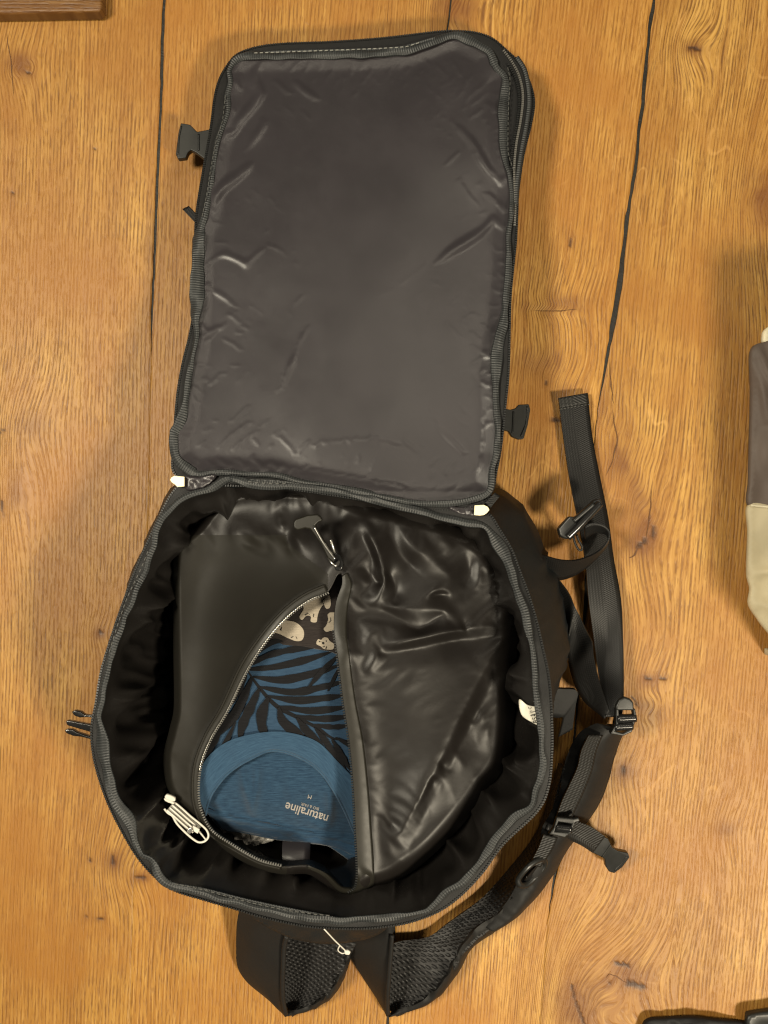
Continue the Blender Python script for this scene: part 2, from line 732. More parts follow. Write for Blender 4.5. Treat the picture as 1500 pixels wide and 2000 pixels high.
def bump(nt, bsdf, h, strength, dist, prev=None):
    n = N(nt, 'ShaderNodeBump')
    n.inputs['Strength'].default_value = strength
    n.inputs['Distance'].default_value = dist
    nt.links.new(h, n.inputs['Height'])
    if prev is not None:
        nt.links.new(prev, n.inputs['Normal'])
    nt.links.new(n.outputs[0], bsdf.inputs['Normal'])
    return n.outputs[0]


def wood_material(name, dark=1.0, attr=True):
    m, nt, b = mat_new(name)
    tc = N(nt, 'ShaderNodeTexCoord')
    sep = N(nt, 'ShaderNodeSeparateXYZ')
    nt.links.new(tc.outputs['Object'], sep.inputs[0])
    at = lambda n: N(nt, 'ShaderNodeAttribute', attribute_name=n).outputs['Fac']
    if attr:
        g, kt, sd, ht, ry = at('grain'), at('knotty'), at('tone'), at('heart'), at('ray')
    else:
        g, kt, sd = sep.outputs[1], None, None
    y = sep.outputs[1] if attr else sep.outputs[0]

    def vec(a, c, off=0.0):
        n = N(nt, 'ShaderNodeCombineXYZ')
        nt.links.new(math_node(nt, 'MULTIPLY', g, a), n.inputs[0])
        nt.links.new(math_node(nt, 'MULTIPLY', y, c), n.inputs[1])
        if sd is not None:
            nt.links.new(math_node(nt, 'MULTIPLY_ADD', sd, 13.7, off), n.inputs[2])
        else:
            n.inputs[2].default_value = off
        return n.outputs[0]
    broad = noise(nt, vec(26, 2.0), 1.0, 3, 0.5)
    bands = noise(nt, vec(120, 4.0, 3.1), 1.0, 2, 0.5)
    wob = noise(nt, vec(60, 6, 5.0), 1.0, 2, 0.5)
    fib = noise(nt, vec(1000, 27, 7.0), 1.0, 3, 0.7)
    dash = noise(nt, vec(540, 52, 9.0), 1.0, 2, 0.55)
    dash2 = noise(nt, vec(800, 95, 19.0), 1.0, 1, 0.5)
    soft = noise(nt, tc.outputs['Object'], 7.5, 4, 0.6)
    # year rings as close parallel lines, broken up into rows of open pores
    ph = math_node(nt, 'ADD', math_node(nt, 'MULTIPLY', g, 2 * math.pi / 0.0035), math_node(nt, 'MULTIPLY', wob, 3.6))
    line = math_node(nt, 'MULTIPLY_ADD', math_node(nt, 'SINE', ph), 0.5, 0.5)
    early = ramp(nt, line, [(0.35, (0, 0, 0)), (0.90, (1, 1, 1))])
    pore = math_node(nt, 'MULTIPLY', early, ramp(nt, dash, [(0.43, (0, 0, 0)), (0.57, (1, 1, 1))]))
    pore2 = ramp(nt, dash2, [(0.57, (0, 0, 0)), (0.70, (1, 1, 1))])
    c = ramp(nt, broad, [(0.30, (0.255, 0.122, 0.018)), (0.52, (0.365, 0.191, 0.034)), (0.72, (0.465, 0.265, 0.058))])
    c = mix(nt, ramp(nt, bands, [(0.42, (0, 0, 0)), (0.64, (0.7, 0.7, 0.7))]), c, (0.235, 0.103, 0.016))
    c = mix(nt, math_node(nt, 'MULTIPLY', early, 0.30), c, (0.215, 0.088, 0.015))
    c = mix(nt, ramp(nt, fib, [(0.50, (0, 0, 0)), (0.72, (0.75, 0.75, 0.75))]), c, (0.53, 0.315, 0.092))
    c = mix(nt, ramp(nt, fib, [(0.28, (0.6, 0.6, 0.6)), (0.46, (0, 0, 0))]), c, (0.180, 0.070, 0.011))
    c = mix(nt, math_node(nt, 'MULTIPLY', pore, 0.68), c, (0.075, 0.026, 0.005))
    c = mix(nt, math_node(nt, 'MULTIPLY', pore2, 0.42), c, (0.095, 0.034, 0.007))
    # medullary rays: pale wavy flecks lying across the grain
    ray = 0.0
    if attr:
        rv = noise(nt, vec(24, 15, 31.0), 1.0, 1, 0.4, 0.6)
        rb = math_node(nt, 'ABSOLUTE', math_node(nt, 'SUBTRACT', rv, 0.52))
        rm = ramp(nt, rb, [(0.0, (1, 1, 1)), (0.008, (0.8, 0.8, 0.8)), (0.017, (0, 0, 0))])
        mask = ramp(nt, noise(nt, vec(24, 15, 41.0), 1.0, 1), [(0.55, (0, 0, 0)), (0.66, (0.34, 0.34, 0.34))])
        ray = math_node(nt, 'MULTIPLY', math_node(nt, 'MULTIPLY', rm, mask), ry)
        c = mix(nt, ray, c, (0.60, 0.345, 0.105))
    c = mix(nt, ramp(nt, soft, [(0.36, (0, 0, 0)), (0.64, (0.80, 0.80, 0.80))]), c, (0.255, 0.104, 0.013))
    if kt is not None:
        c = mix(nt, math_node(nt, 'MULTIPLY', kt, 0.75, clamp=True), c, (0.120, 0.040, 0.008))
        c = mix(nt, math_node(nt, 'MULTIPLY', ht, 0.95, clamp=True), c, (0.036, 0.014, 0.005))
        tn = N(nt, 'ShaderNodeHueSaturation')
        nt.links.new(math_node(nt, 'MULTIPLY_ADD', sd, 0.24, 0.88), tn.inputs['Value'])
        tn.inputs['Saturation'].default_value = 0.985
        nt.links.new(c, tn.inputs['Color'])
        c = tn.outputs[0]
    if dark != 1.0:
        c = mix(nt, 1.0, c, (dark, dark * 0.95, dark * 1.3), 'MULTIPLY')
    nt.links.new(c, b.inputs['Base Color'])
    r = math_node(nt, 'MULTIPLY_ADD', fib, 0.25, 0.36)
    nt.links.new(r, b.inputs['Roughness'])
    b.inputs['Specular IOR Level'].default_value = 0.35
    h = math_node(nt, 'SUBTRACT', math_node(nt, 'MULTIPLY', fib, 0.8), math_node(nt, 'ADD', pore, math_node(nt, 'MULTIPLY', pore2, 0.6)))
    if kt is not None:
        h = math_node(nt, 'SUBTRACT', h, math_node(nt, 'MULTIPLY', ht, 1.5))
    bump(nt, b, h, 0.32, 0.0008)
    return m


def cloth_material(name, colour, rough, weave=1800.0, wstr=0.12, wrinkle=0.0, wscale=30.0, sheen=0.0, spec=0.5, var=0.15, uv=True, rot=0.0):
    m, nt, b = mat_new(name)
    tc = N(nt, 'ShaderNodeTexCoord')
    v = tc.outputs['UV'] if uv else tc.outputs['Object']
    n1 = noise(nt, tc.outputs['Object'], 14, 4, 0.6)
    lo, hi = tuple(x * (1 - var) for x in colour), tuple(x * (1 + var) for x in colour)
    c = ramp(nt, n1, [(0.3, lo), (0.7, hi)])
    nt.links.new(c, b.inputs['Base Color'])
    rr = math_node(nt, 'MULTIPLY_ADD', noise(nt, tc.outputs['Object'], 45, 3), 0.16, rough - 0.08)
    nt.links.new(rr, b.inputs['Roughness'])
    b.inputs['Specular IOR Level'].default_value = spec
    if sheen:
        b.inputs['Sheen Weight'].default_value = sheen
        b.inputs['Sheen Roughness'].default_value = 0.4
    mp = mapping(nt, v, (weave, weave, weave), (0, 0, rot))
    w1 = N(nt, 'ShaderNodeTexWave', bands_direction='X')
    w2 = N(nt, 'ShaderNodeTexWave', bands_direction='Y')
    for w in (w1, w2):
        w.inputs['Scale'].default_value = 0.32
        w.inputs['Distortion'].default_value = 0.6
        nt.links.new(mp, w.inputs['Vector'])
    hh = math_node(nt, 'MULTIPLY', w1.outputs['Fac'], w2.outputs['Fac'])
    pr = bump(nt, b, hh, wstr, 0.0003)
    if wrinkle:
        wn = noise(nt, tc.outputs['Object'], wscale, 4, 0.55, 0.6)
        ab = math_node(nt, 'ABSOLUTE', math_node(nt, 'SUBTRACT', wn, 0.5))
        bump(nt, b, ab, wrinkle, 0.004, pr)
    return m


def webbing_material(name, colour, rough=0.45, pitch=0.0022, spec=0.5, chevron=True, strength=0.5):
    """ribbed nylon webbing: crosswise ribs with a herringbone lean, in the strap's own length and width"""
    m, nt, b = mat_new(name)
    tc = N(nt, 'ShaderNodeTexCoord')
    sep = N(nt, 'ShaderNodeSeparateXYZ')
    nt.links.new(tc.outputs['UV'], sep.inputs[0])
    u, v = sep.outputs[0], sep.outputs[1]
    if chevron:
        tri = math_node(nt, 'PINGPONG', v, 0.014)
        uu = math_node(nt, 'ADD', u, math_node(nt, 'MULTIPLY', tri, 0.7))
    else:
        uu = u
    f = 2 * math.pi / pitch
    rib = math_node(nt, 'SINE', math_node(nt, 'MULTIPLY', uu, f))
    cr = math_node(nt, 'SINE', math_node(nt, 'MULTIPLY', v, f * 0.8))
    h = math_node(nt, 'ADD', math_node(nt, 'MULTIPLY_ADD', rib, 0.5, 0.5), math_node(nt, 'MULTIPLY', cr, 0.25))
    n1 = noise(nt, tc.outputs['Object'], 60, 3)
    dk, lt = tuple(x * 0.45 for x in colour), tuple(x * 1.35 for x in colour)
    c = mix(nt, math_node(nt, 'MULTIPLY_ADD', n1, 0.6, math_node(nt, 'MULTIPLY_ADD', h, 0.45, -0.2), clamp=True), dk, lt)
    nt.links.new(c, b.inputs['Base Color'])
    b.inputs['Roughness'].default_value = rough
    b.inputs['Specular IOR Level'].default_value = spec
    bump(nt, b, h, strength, 0.0005)
    return m


def plastic_material(name, colour, rough=0.35, spec=0.5):
    m, nt, b = mat_new(name)
    tc = N(nt, 'ShaderNodeTexCoord')
    b.inputs['Base Color'].default_value = (*colour, 1)
    b.inputs['Specular IOR Level'].default_value = spec
    r = math_node(nt, 'MULTIPLY_ADD', noise(nt, tc.outputs['Object'], 120, 3), 0.15, rough - 0.07)
    nt.links.new(r, b.inputs['Roughness'])
    bump(nt, b, noise(nt, tc.outputs['Object'], 1400, 2), 0.08, 0.0003)
    return m


def metal_material(name, colour, rough):
    m, nt, b = mat_new(name)
    b.inputs['Base Color'].default_value = (*colour, 1)
    b.inputs['Metallic'].default_value = 1
    tc = N(nt, 'ShaderNodeTexCoord')
    nt.links.new(math_node(nt, 'MULTIPLY_ADD', noise(nt, tc.outputs['Object'], 300, 2), 0.2, rough - 0.1), b.inputs['Roughness'])
    return m


def airmesh_material(name):
    m, nt, b = mat_new(name)
    tc = N(nt, 'ShaderNodeTexCoord')
    mp = mapping(nt, tc.outputs['UV'], (260, 200, 1), (0, 0, 0.5))
    vo = N(nt, 'ShaderNodeTexVoronoi', feature='F1')
    vo.inputs['Scale'].default_value = 1.0
    vo.inputs['Randomness'].default_value = 0.2
    nt.links.new(mp, vo.inputs['Vector'])
    d = vo.outputs['Distance']
    c = ramp(nt, d, [(0.18, (0.002, 0.002, 0.002)), (0.42, (0.006, 0.0055, 0.0052)), (0.8, (0.014, 0.0125, 0.012))])
    nt.links.new(c, b.inputs['Base Color'])
    b.inputs['Roughness'].default_value = 0.6
    bump(nt, b, ramp(nt, d, [(0.2, (0, 0, 0)), (0.45, (1, 1, 1))]), 0.8, 0.0012)
    return m


def heather_material(name, a, c2):
    m, nt, b = mat_new(name)
    tc = N(nt, 'ShaderNodeTexCoord')
    n1 = noise(nt, mapping(nt, tc.outputs['UV'], (90, 900, 1)), 1.0, 4, 0.7)
    n2 = noise(nt, mapping(nt, tc.outputs['UV'], (1500, 1500, 1)), 1.0, 2, 0.5)
    c = ramp(nt, n1, [(0.35, a), (0.68, c2)])
    c = mix(nt, math_node(nt, 'MULTIPLY', n2, 0.35), c, tuple(x * 0.55 for x in a))
    nt.links.new(c, b.inputs['Base Color'])
    b.inputs['Roughness'].default_value = 0.9
    b.inputs['Specular IOR Level'].default_value = 0.15
    b.inputs['Sheen Weight'].default_value = 0.15
    bump(nt, b, math_node(nt, 'ADD', n1, n2), 0.35, 0.0006)
    return m


M = {}
M['oak'] = wood_material('oak')
M['board'] = wood_material('dark_wood', 0.42, attr=False)
M['crack'] = cloth_material('crack_wood', (0.075, 0.031, 0.010), 0.6, 900, 0.1, 0.3, 160, spec=0.3, var=0.5, uv=False)
M['filler'] = cloth_material('black_joint_filler', (0.012, 0.011, 0.009), 0.6, 900, 0.1, 0.4, 120, spec=0.3, var=0.5, uv=False)
M['knot'] = cloth_material('knot_wood', (0.040, 0.017, 0.007), 0.6, 900, 0.1, 0.5, 160, spec=0.3, var=0.7, uv=False)
M['lining'] = cloth_material('grey_nylon_lining', (0.0225, 0.0200, 0.0222), 0.33, 2100, 0.12, 0.05, 16, spec=0.47, rot=0.6)
M['inner'] = cloth_material('black_nylon_lining', (0.0095, 0.0084, 0.0076), 0.30, 2100, 0.06, 0.10, 18, spec=0.5, rot=0.6)
M['shell'] = cloth_material('black_shell_fabric', (0.0075, 0.0100, 0.0115), 0.50, 1500, 0.2, 0.22, 30, spec=0.18)
M['pouch'] = cloth_material('coated_black_fabric', (0.0066, 0.0054, 0.0046), 0.43, 2400, 0.06, 0.06, 34, spec=0.27, rot=0.7)
M['pouch_matt'] = cloth_material('matt_olive_black_fabric', (0.0095, 0.0085, 0.0064), 0.58, 2400, 0.06, 0.05, 16, spec=0.17)
M['rubber'] = plastic_material('olive_black_rubber', (0.0105, 0.0096, 0.0068), 0.45, 0.3)
M['tape'] = cloth_material('black_zip_tape', (0.0055, 0.0055, 0.0055), 0.6, 1400, 0.3, spec=0.3)
M['binding'] = webbing_material('grey_grosgrain_binding', (0.031, 0.0335, 0.0340), 0.48, 0.0022, spec=0.35, chevron=False, strength=0.7)
M['webbing'] = webbing_material('black_webbing', (0.0080, 0.0080, 0.0078), 0.5, 0.0021, spec=0.28, strength=0.3)
M['webbing_grey'] = webbing_material('worn_black_webbing', (0.0150, 0.0150, 0.0138), 0.5, 0.0030, spec=0.30, chevron=True, strength=0.5)
M['strap'] = cloth_material('black_strap_fabric', (0.0110, 0.0106, 0.0100), 0.58, 1700, 0.15, 0.15, 40, spec=0.22)
M['airmesh'] = airmesh_material('black_air_mesh')
M['plastic'] = plastic_material('black_plastic', (0.010, 0.0105, 0.0098), 0.38, 0.4)
M['plastic_grey'] = plastic_material('satin_dark_plastic', (0.0115, 0.0120, 0.0108), 0.42, 0.35)
M['gloss'] = plastic_material('gloss_black_plastic', (0.010, 0.010, 0.010), 0.18, 0.6)
M['teeth'] = plastic_material('black_zip_teeth', (0.010, 0.0105, 0.0105), 0.40, 0.35)
M['teeth_lit'] = plastic_material('lit_zip_teeth', (0.10, 0.097, 0.088), 0.35)  # lighter copy of the zip teeth, highlights put into the colour
M['thread'] = plastic_material('grey_thread', (0.20, 0.20, 0.18), 0.6)
M['thread_dark'] = plastic_material('dark_thread', (0.055, 0.055, 0.05), 0.6)
M['cream'] = plastic_material('cream_plastic', (0.80, 0.72, 0.47), 0.4)
M['sheath'] = plastic_material('grey_sheath', (0.17, 0.165, 0.14), 0.35)
M['white'] = plastic_material('white_plastic', (0.50, 0.48, 0.42), 0.35)
M['white_film'] = cloth_material('white_film', (0.42, 0.40, 0.36), 0.3, 500, 0.02, 0.4, 60, uv=False)
M['steel'] = metal_material('bright_steel', (0.52, 0.51, 0.47), 0.32)
M['shirt'] = heather_material('blue_heather_jersey', (0.007, 0.022, 0.047), (0.025, 0.060, 0.104))
M['collar'] = heather_material('blue_rib_collar', (0.016, 0.041, 0.078), (0.034, 0.077, 0.130))
M['shirt_hem'] = heather_material('blue_hem', (0.009, 0.028, 0.060), (0.023, 0.060, 0.110))
M['shirt_print'] = heather_material('blue_jersey_front', (0.014, 0.034, 0.066), (0.026, 0.057, 0.100))
M['print_black'] = heather_material('black_print_on_jersey', (0.003, 0.003, 0.004), (0.007, 0.007, 0.008))
M['print_grey'] = plastic_material('grey_transfer_print', (0.26, 0.24, 0.22), 0.7)
M['dark_cotton'] = heather_material('dark_cotton', (0.013, 0.010, 0.0095), (0.026, 0.021, 0.019))
M['bear'] = heather_material('cream_print', (0.26, 0.225, 0.175), (0.35, 0.305, 0.24))
M['label'] = cloth_material('label_satin', (0.60, 0.57, 0.48), 0.5, 1500, 0.05)
M['taupe'] = cloth_material('taupe_shell_fabric', (0.110, 0.085, 0.070), 0.6, 1800, 0.08, 0.1, 20, spec=0.25)
M['beige'] = cloth_material('beige_shell_fabric', (0.50, 0.44, 0.29), 0.6, 1800, 0.08, 0.1, 20, spec=0.25)
M['offwhite'] = cloth_material('off_white_fabric', (0.70, 0.64, 0.46), 0.5, 1800, 0.08)
M['blackcloth'] = cloth_material('black_loose_fabric', (0.0075, 0.0075, 0.008), 0.65, 1500, 0.1, 0.3, 30, spec=0.25)

# ------------------------------------------------------------------ oak table: planks with open joints
table = thing('oak_table', 'wide oak plank table top carrying the open backpack', 'table', (0, 0, 0))
KN = [  # knots, one at the right edge a painted shadow: px, py, radius x, radius y, grain push
    (1355, 95, 20, 15, 26), (1105, 768, 22, 14, 18), (1252, 1058, 30, 44, 34), (1265, 1332, 22, 20, 18), (1218, 1505, 22, 20, 16),
    (1228, 1905, 46, 26, 34), (222, 1685, 20, 24, 18), (276, 1712, 20, 14, 14), (196, 1238, 12, 10, 10), (890, 15, 36, 40, 40),
    (1500, 400, 40, 60, 40), (60, 830, 30, 26, 20), (1420, 1620, 24, 18, 14), (35, 120, 26, 22, 18), (1130, 1960, 40, 50, 30),
    (1110, 590, 40, 16, 12), (30, 960, 14, 40, 20), (1150, 2140, 60, 60, 40)]
KD = [  # dark hearts and checks: points, half width
    ([(1346, 93), (1356, 94), (1364, 97)], 4), ([(1067, 752), (1069, 745)], 2.5), ([(1078, 820), (1092, 821)], 3.5), ([(1277, 1032), (1275, 1048)], 3.5), ([(1248, 1066), (1256, 1060), (1260, 1054)], 5),
    ([(1260, 1324), (1271, 1326)], 3), ([(1288, 1324), (1300, 1327)], 2.5), ([(1218, 1500), (1217, 1512)], 4.5), ([(1204, 1882), (1216, 1883), (1228, 1886)], 4), ([(1226, 1920), (1240, 1922), (1254, 1927)], 6),
    ([(1188, 1917), (1189, 1918)], 2.5), ([(221, 1672), (220, 1688)], 3.5), ([(268, 1713), (284, 1715)], 2.5), ([(195, 1233), (197, 1237)], 3), ([(1232, 1360), (1240, 1370), (1244, 1378)], 2.5),
    ([(175, 1678), (176, 1681)], 2.5), ([(168, 1790), (169, 1791)], 2.5), ([(188, 1797), (202, 1793)], 2), ([(1116, 1925), (1122, 1950), (1132, 1975), (1145, 2010)], 2.5),
    ([(24, 376), (25, 378)], 3), ([(186, 292), (187, 293)], 2.5), ([(50, 140), (60, 145)], 2), ([(1118, 460), (1114, 480)], 2.2),
    ([(4, 980), (6, 1010)], 2), ([(0, 845), (10, 838)], 2)]
BROWN_MARKS = [  # brown stained wood, at the right edge a painted shadow: points, half width, strength
    ([(1190, 795), (1210, 850), (1200, 900)], 34, .5), ([(1205, 890), (1245, 960), (1262, 1010), (1256, 1058)], 20, .7), ([(1180, 930), (1215, 1000), (1240, 1050)], 26, .28), ([(1020, 710), (1090, 705)], 26, .55),
    ([(1100, 1960), (1130, 2000)], 30, .5), ([(870, 10), (905, 20)], 26, .5), ([(1480, 360), (1510, 420)], 30, .5), ([(1130, 1900), (1200, 1960), (1260, 1960)], 40, .22), ([(40, 120), (48, 150)], 18, .5), ([(1252, 1378), (1285, 1398)], 20, .55), ([(1330, 1700), (1322, 1800), (1315, 1960)], 5, .35), ([(1010, 600), (1140, 606)], 10, .3)]


def grain_field(X, Y):
    lean = np.where(X < 600, -0.036, -0.085 - 0.00002 * (X - 900))
    f = X - lean * (Y - 1000)
    f = f + 11 * vn(X / 190, Y / 760, 3) + 2.2 * vn(X / 60, Y / 300, 4)
    k = np.zeros(X.shape)
    for (a, b, rx, ry, push) in KN:
        q = ((X - a) / (rx * 2.1))**2 + ((Y - b) / (ry * 3.4))**2
        f = f + push * np.exp(-q) * 1.25
        k = k + 0.75 * np.exp(-(((X - a) / rx)**2 + ((Y - b) / ry)**2))
    # cathedral figure in the plank on the right
    f = f + 60 * np.exp(-((X - 1110) / 90)**2 - ((Y - 2050) / 330)**2)
    for pts, w, a in BROWN_MARKS:
        d, t, sd = polydist(X, Y, pts)
        k = k + a * np.exp(-(d / w)**2) * (0.75 + 0.5 * vn(X / 9, Y / 22, 6))
        f = f + sd * 14 * np.exp(-(d / (w * 1.2))**2) * np.sin(np.pi * np.clip(t, 0, 1)) * (d / w)
    h = np.zeros(X.shape)
    for pts, w in KD:
        d, t, _ = polydist(X, Y, pts)
        h = np.maximum(h, np.exp(-(d / (w * (1 + 0.45 * vn(X / 5, Y / 5, 8))))**4))
        k = k + 0.35 * np.exp(-(d / (w * 2.6 + 3))**2)
    return f * S, np.clip(k, 0, 1), np.clip(h, 0, 1)


Y0, Y1 = -500, 2500
seams = [
    [(-520, Y0, 3), (-520, Y1, 3)],
    [(-170, Y0, 3), (-190, Y1, 3)],
    [(338, Y0, 5), (321, 0, 5), (314, 200, 5), (304, 440, 4.5), (300, 560, 4), (297, 650, 2.6), (296, 700, 0.25), (290, 1000, 0.2), (262, 1700, 0.2), (240, Y1, 0.2)],
    [(905, Y0, 3), (881, 0, 3), (873, 60, 3.4), (860, 300, 3.4), (765, 1900, 3.4), (758, 2000, 4), (730, Y1, 4)],
    [(1320, Y0, 5), (1277, 0, 5), (1268, 60, 5.5), (1245, 300, 5.5), (1226, 430, 6), (1205, 580, 9), (1188, 690, 6), (1176, 745, 3.2), (1166, 800, 1.2),
     (1152, 960, 0.8), (1148, 1090, 4), (1143, 1180, 5.5), (1139, 1260, 4), (1118, 1500, 5), (1100, 1630, 9), (1086, 1700, 6), (1077, 1752, 2.4), (1070, 1800, 0.3), (1020, Y1, 0.25)],
    [(1760, Y0, 3), (1690, Y1, 3)],
    [(2050, Y0, 3), (2010, Y1, 3)]]
tones = [0.3, 0.15, 0.50, 0.85, 0.40, 0.42]
rays = [0.1, 0.1, 0.1, 0.8, 1.0, 0.8]
rows = np.concatenate([np.arange(Y0, -60, 40), np.arange(-60, 2060, 4.5), np.arange(2060, Y1 + 1, 40)]).astype(float)


def seam_x(sm, y, which):
    a = np.array(sm, float)
    x = np.interp(y, a[:, 1], a[:, 0]) + 1.6 * vn(y / 70, y * 0, which) + 0.8 * vn(y / 17, y * 0, which + 9)
    w = np.interp(y, a[:, 1], a[:, 2])
    w = np.where(w > 0.6, w * (1 + 0.25 * vn(y / 40, y * 0 + 5, which)), w)
    return x, w


plank_of = []
for i in range(len(seams) - 1):
    xa, wa = seam_x(seams[i], rows, i)
    xb, wb = seam_x(seams[i + 1], rows, i + 1)
    wa, wb = wa * 1.25, wb * 1.25
    L, R = xa + wa / 2, xb - wb / 2
    nc = max(6, int((R - L).mean() / (4.5 if 1 <= i <= 4 else 30)))
    fr = np.linspace(0, 1, nc + 1)
    X = L[:, None] * (1 - fr) + R[:, None] * fr
    Yg = np.repeat(rows[:, None], nc + 1, 1)
    Z = np.zeros(X.shape)
    Z += 0.00025 * vn(X / 260, Yg / 500, 11)
    chL, chR = np.minimum(wa, 3) * S * 0.35, np.minimum(wb, 3) * S * 0.35
    g, k, hrt = grain_field(X.ravel(), Yg.ravel())
    top = np.stack([(X - 750) * S, (1000 - Yg) * S, Z], 2).reshape(-1, 3)
    nr, ncc = X.shape
    verts = [top]
    faces = [(r * ncc + c, (r + 1) * ncc + c, (r + 1) * ncc + c + 1, r * ncc + c + 1) for r in range(nr - 1) for c in range(ncc - 1)]
    base = nr * ncc
    cnt = base
    G, K = [g], [k]
    for side, ch in ((0, chL), (ncc - 1, chR)):
        edge = top.reshape(nr, ncc, 3)[:, side]
        sg = -1 if side == 0 else 1
        prev = [r * ncc + side for r in range(nr)]
        for (dx, dz) in ((0.4, 0.35), (0.5, 1.0), (0.5, None)):
            e = edge.copy()
            e[:, 0] += sg * ch * dx * 0.6
            e[:, 2] += (-ch * dz) if dz is not None else -0.035
            verts.append(e)
            G.append(g.reshape(nr, ncc)[:, side] + 0.002)
            K.append(np.full(nr, 0.25 if dz is not None and dz < 0.5 else 1.1) * (np.interp(rows, np.array(seams[i + (side > 0)])[:, 1], np.array(seams[i + (side > 0)])[:, 2]) > 0.6))
            cur = [cnt + r for r in range(nr)]
            cnt += nr
            for r in range(nr - 1):
                f = (prev[r], cur[r], cur[r + 1], prev[r + 1])
                faces.append(f if side == 0 else f[::-1])
            prev = cur
    verts = np.concatenate(verts)
    tot = len(verts)
    me = new_mesh('plank', verts, [f[:: 1] for f in faces], None, True,
                  {'grain': np.concatenate(G), 'knotty': np.concatenate(K), 'heart': np.concatenate([hrt, np.zeros(tot - len(hrt))]), 'tone': np.full(tot, tones[i]), 'ray': np.full(tot, rays[i])})
    o = obj('plank', me, M['oak'], table)
    if i:
        fw = np.maximum(wa, 0.5) * 0.75 * S
        fx = (xa - 750) * S
        fy = (1000 - rows) * S
        fz = np.where(wa > 0.9, -0.0009, -0.004)
        obj('joint_filler', loft('joint_filler', [np.stack([fx - fw, fy, fz], 1), np.stack([fx + fw, fy, fz], 1)], flip=True), M['filler'], table)
    plank_of.append((o, L, R))

for pts, w in (([(1196, 800), (1200, 830), (1205, 860), (1196, 900), (1184, 930)], 2.2), ([(1190, 700), (1193, 750), (1200, 790)], 1.8), ([(1272, 955), (1270, 1000), (1262, 1052)], 2.6), ([(1184, 1912), (1192, 1902), (1212, 1912), (1228, 1923)], 2.2),
               ([(1116, 1920), (1122, 1950), (1134, 1980), (1150, 2015)], 2.6), ([(1040, 606), (1080, 608), (1130, 604)], 1.3), ([(1246, 1062), (1240, 1084), (1228, 1090)], 3), ([(12, 60), (22, 120), (26, 190)], 1.8)):
    p = spline(pts, 4)
    t = np.linspace(0, 1, len(p))
    d = np.gradient(p, axis=0)
    d /= np.linalg.norm(d, axis=1)[:, None]
    nn = np.stack([-d[:, 1], d[:, 0]], 1)
    p = p + nn * (1.6 * vn(t * 7, t * 0 + pts[0][0], 2))[:, None]
    ww = w * (np.sin(np.pi * t) + 0.05) * (0.7 + 0.6 * vn(t * 6, t * 0, 5)**2)
    for (o, L, R) in plank_of:
        if np.interp(pts[1][1], rows, L) <= pts[1][0] <= np.interp(pts[1][1], rows, R):
            rr = [P_arr((p + nn * (ww * k)[:, None] * 0.5)[:, 0], (p + nn * (ww * k)[:, None] * 0.5)[:, 1], np.full(len(p), 0.0006)) for k in (1, 0, -1)]
            obj('crack', loft('crack', rr), M['crack'], o)

# ------------------------------------------------------------------ outlines traced once, used with their own heights
LID_BIND = [(340, 850), (343, 893), (367, 915), (390, 926), (433, 923), (500, 927), (543, 929), (583, 940), (633, 948), (700, 960), (767, 974), (817, 983), (883, 983),
            (933, 973), (957, 957), (961, 917), (970, 883), (972, 833), (968, 767), (970, 700), (976, 660), (983, 633), (990, 567), (994, 517), (993, 460), (998, 423), (1001, 383), (996, 345),
            (987, 310), (983, 267), (983, 217), (987, 170), (985, 148), (968, 130), (957, 103), (940, 91), (907, 73), (887, 69), (863, 74), (827, 88), (783, 100), (700, 106), (600, 107),
            (533, 110), (487, 109), (462, 117), (448, 137), (450, 160), (444, 187), (445, 217), (433, 253), (423, 283), (415, 333), (410, 377), (400, 423), (389, 457), (387, 517),
            (385, 583), (382, 623), (384, 657), (375, 703), (367, 750), (360, 800), (350, 830)]
LID_ZIP = [(337, 890), (340, 923), (370, 945), (433, 948), (543, 952), (700, 975), (817, 995), (883, 995), (940, 985), (962, 957), (969, 923), (977, 883), (983, 833), (988, 783), (993, 733),
           (995, 667), (997, 583), (1003, 517), (1008, 467), (1010, 417), (1013, 367), (1023, 300), (1037, 243), (1043, 200), (1034, 160), (1013, 123), (987, 97), (960, 75), (927, 64),
           (887, 61), (850, 63), (767, 73), (700, 79), (633, 83), (553, 86), (500, 93), (463, 107), (443, 130), (429, 155), (420, 187), (411, 253), (397, 333), (386, 400),
           (382, 440), (380, 530), (378, 600), (372, 648), (357, 710), (347, 767), (341, 833)]
LID_ZIP2 = [(984, 100), (1000, 122), (1014, 150), (1021, 187), (1017, 233), (1008, 283), (1004, 333), (1006, 400), (1005, 440)]
BODY_BIND = [(450, 934), (410, 956), (362, 970), (327, 1000), (305, 1033), (300, 1067), (287, 1107), (267, 1147), (247, 1200), (230, 1250), (211, 1305), (201, 1357), (191, 1397), (199, 1433),
             (204, 1473), (210, 1513), (223, 1553), (241, 1588), (257, 1617), (265, 1647), (277, 1668), (297, 1678), (309, 1708), (335, 1731), (367, 1739), (400, 1746), (473, 1765),
             (530, 1779), (573, 1789), (643, 1797), (703, 1796), (768, 1791), (825, 1780), (851, 1763), (868, 1742), (900, 1724), (933, 1692), (965, 1643), (1000, 1602), (1036, 1576),
             (1047, 1542), (1057, 1518), (1060, 1467), (1057, 1417), (1050, 1367), (1045, 1310), (1044, 1280), (1036, 1243), (1025, 1198), (1012, 1158), (999, 1115), (983, 1078),
             (964, 1049), (944, 1027), (913, 1021), (867, 1010), (817, 998), (750, 983), (690, 968), (633, 958), (583, 951), (527, 951), (487, 946)]
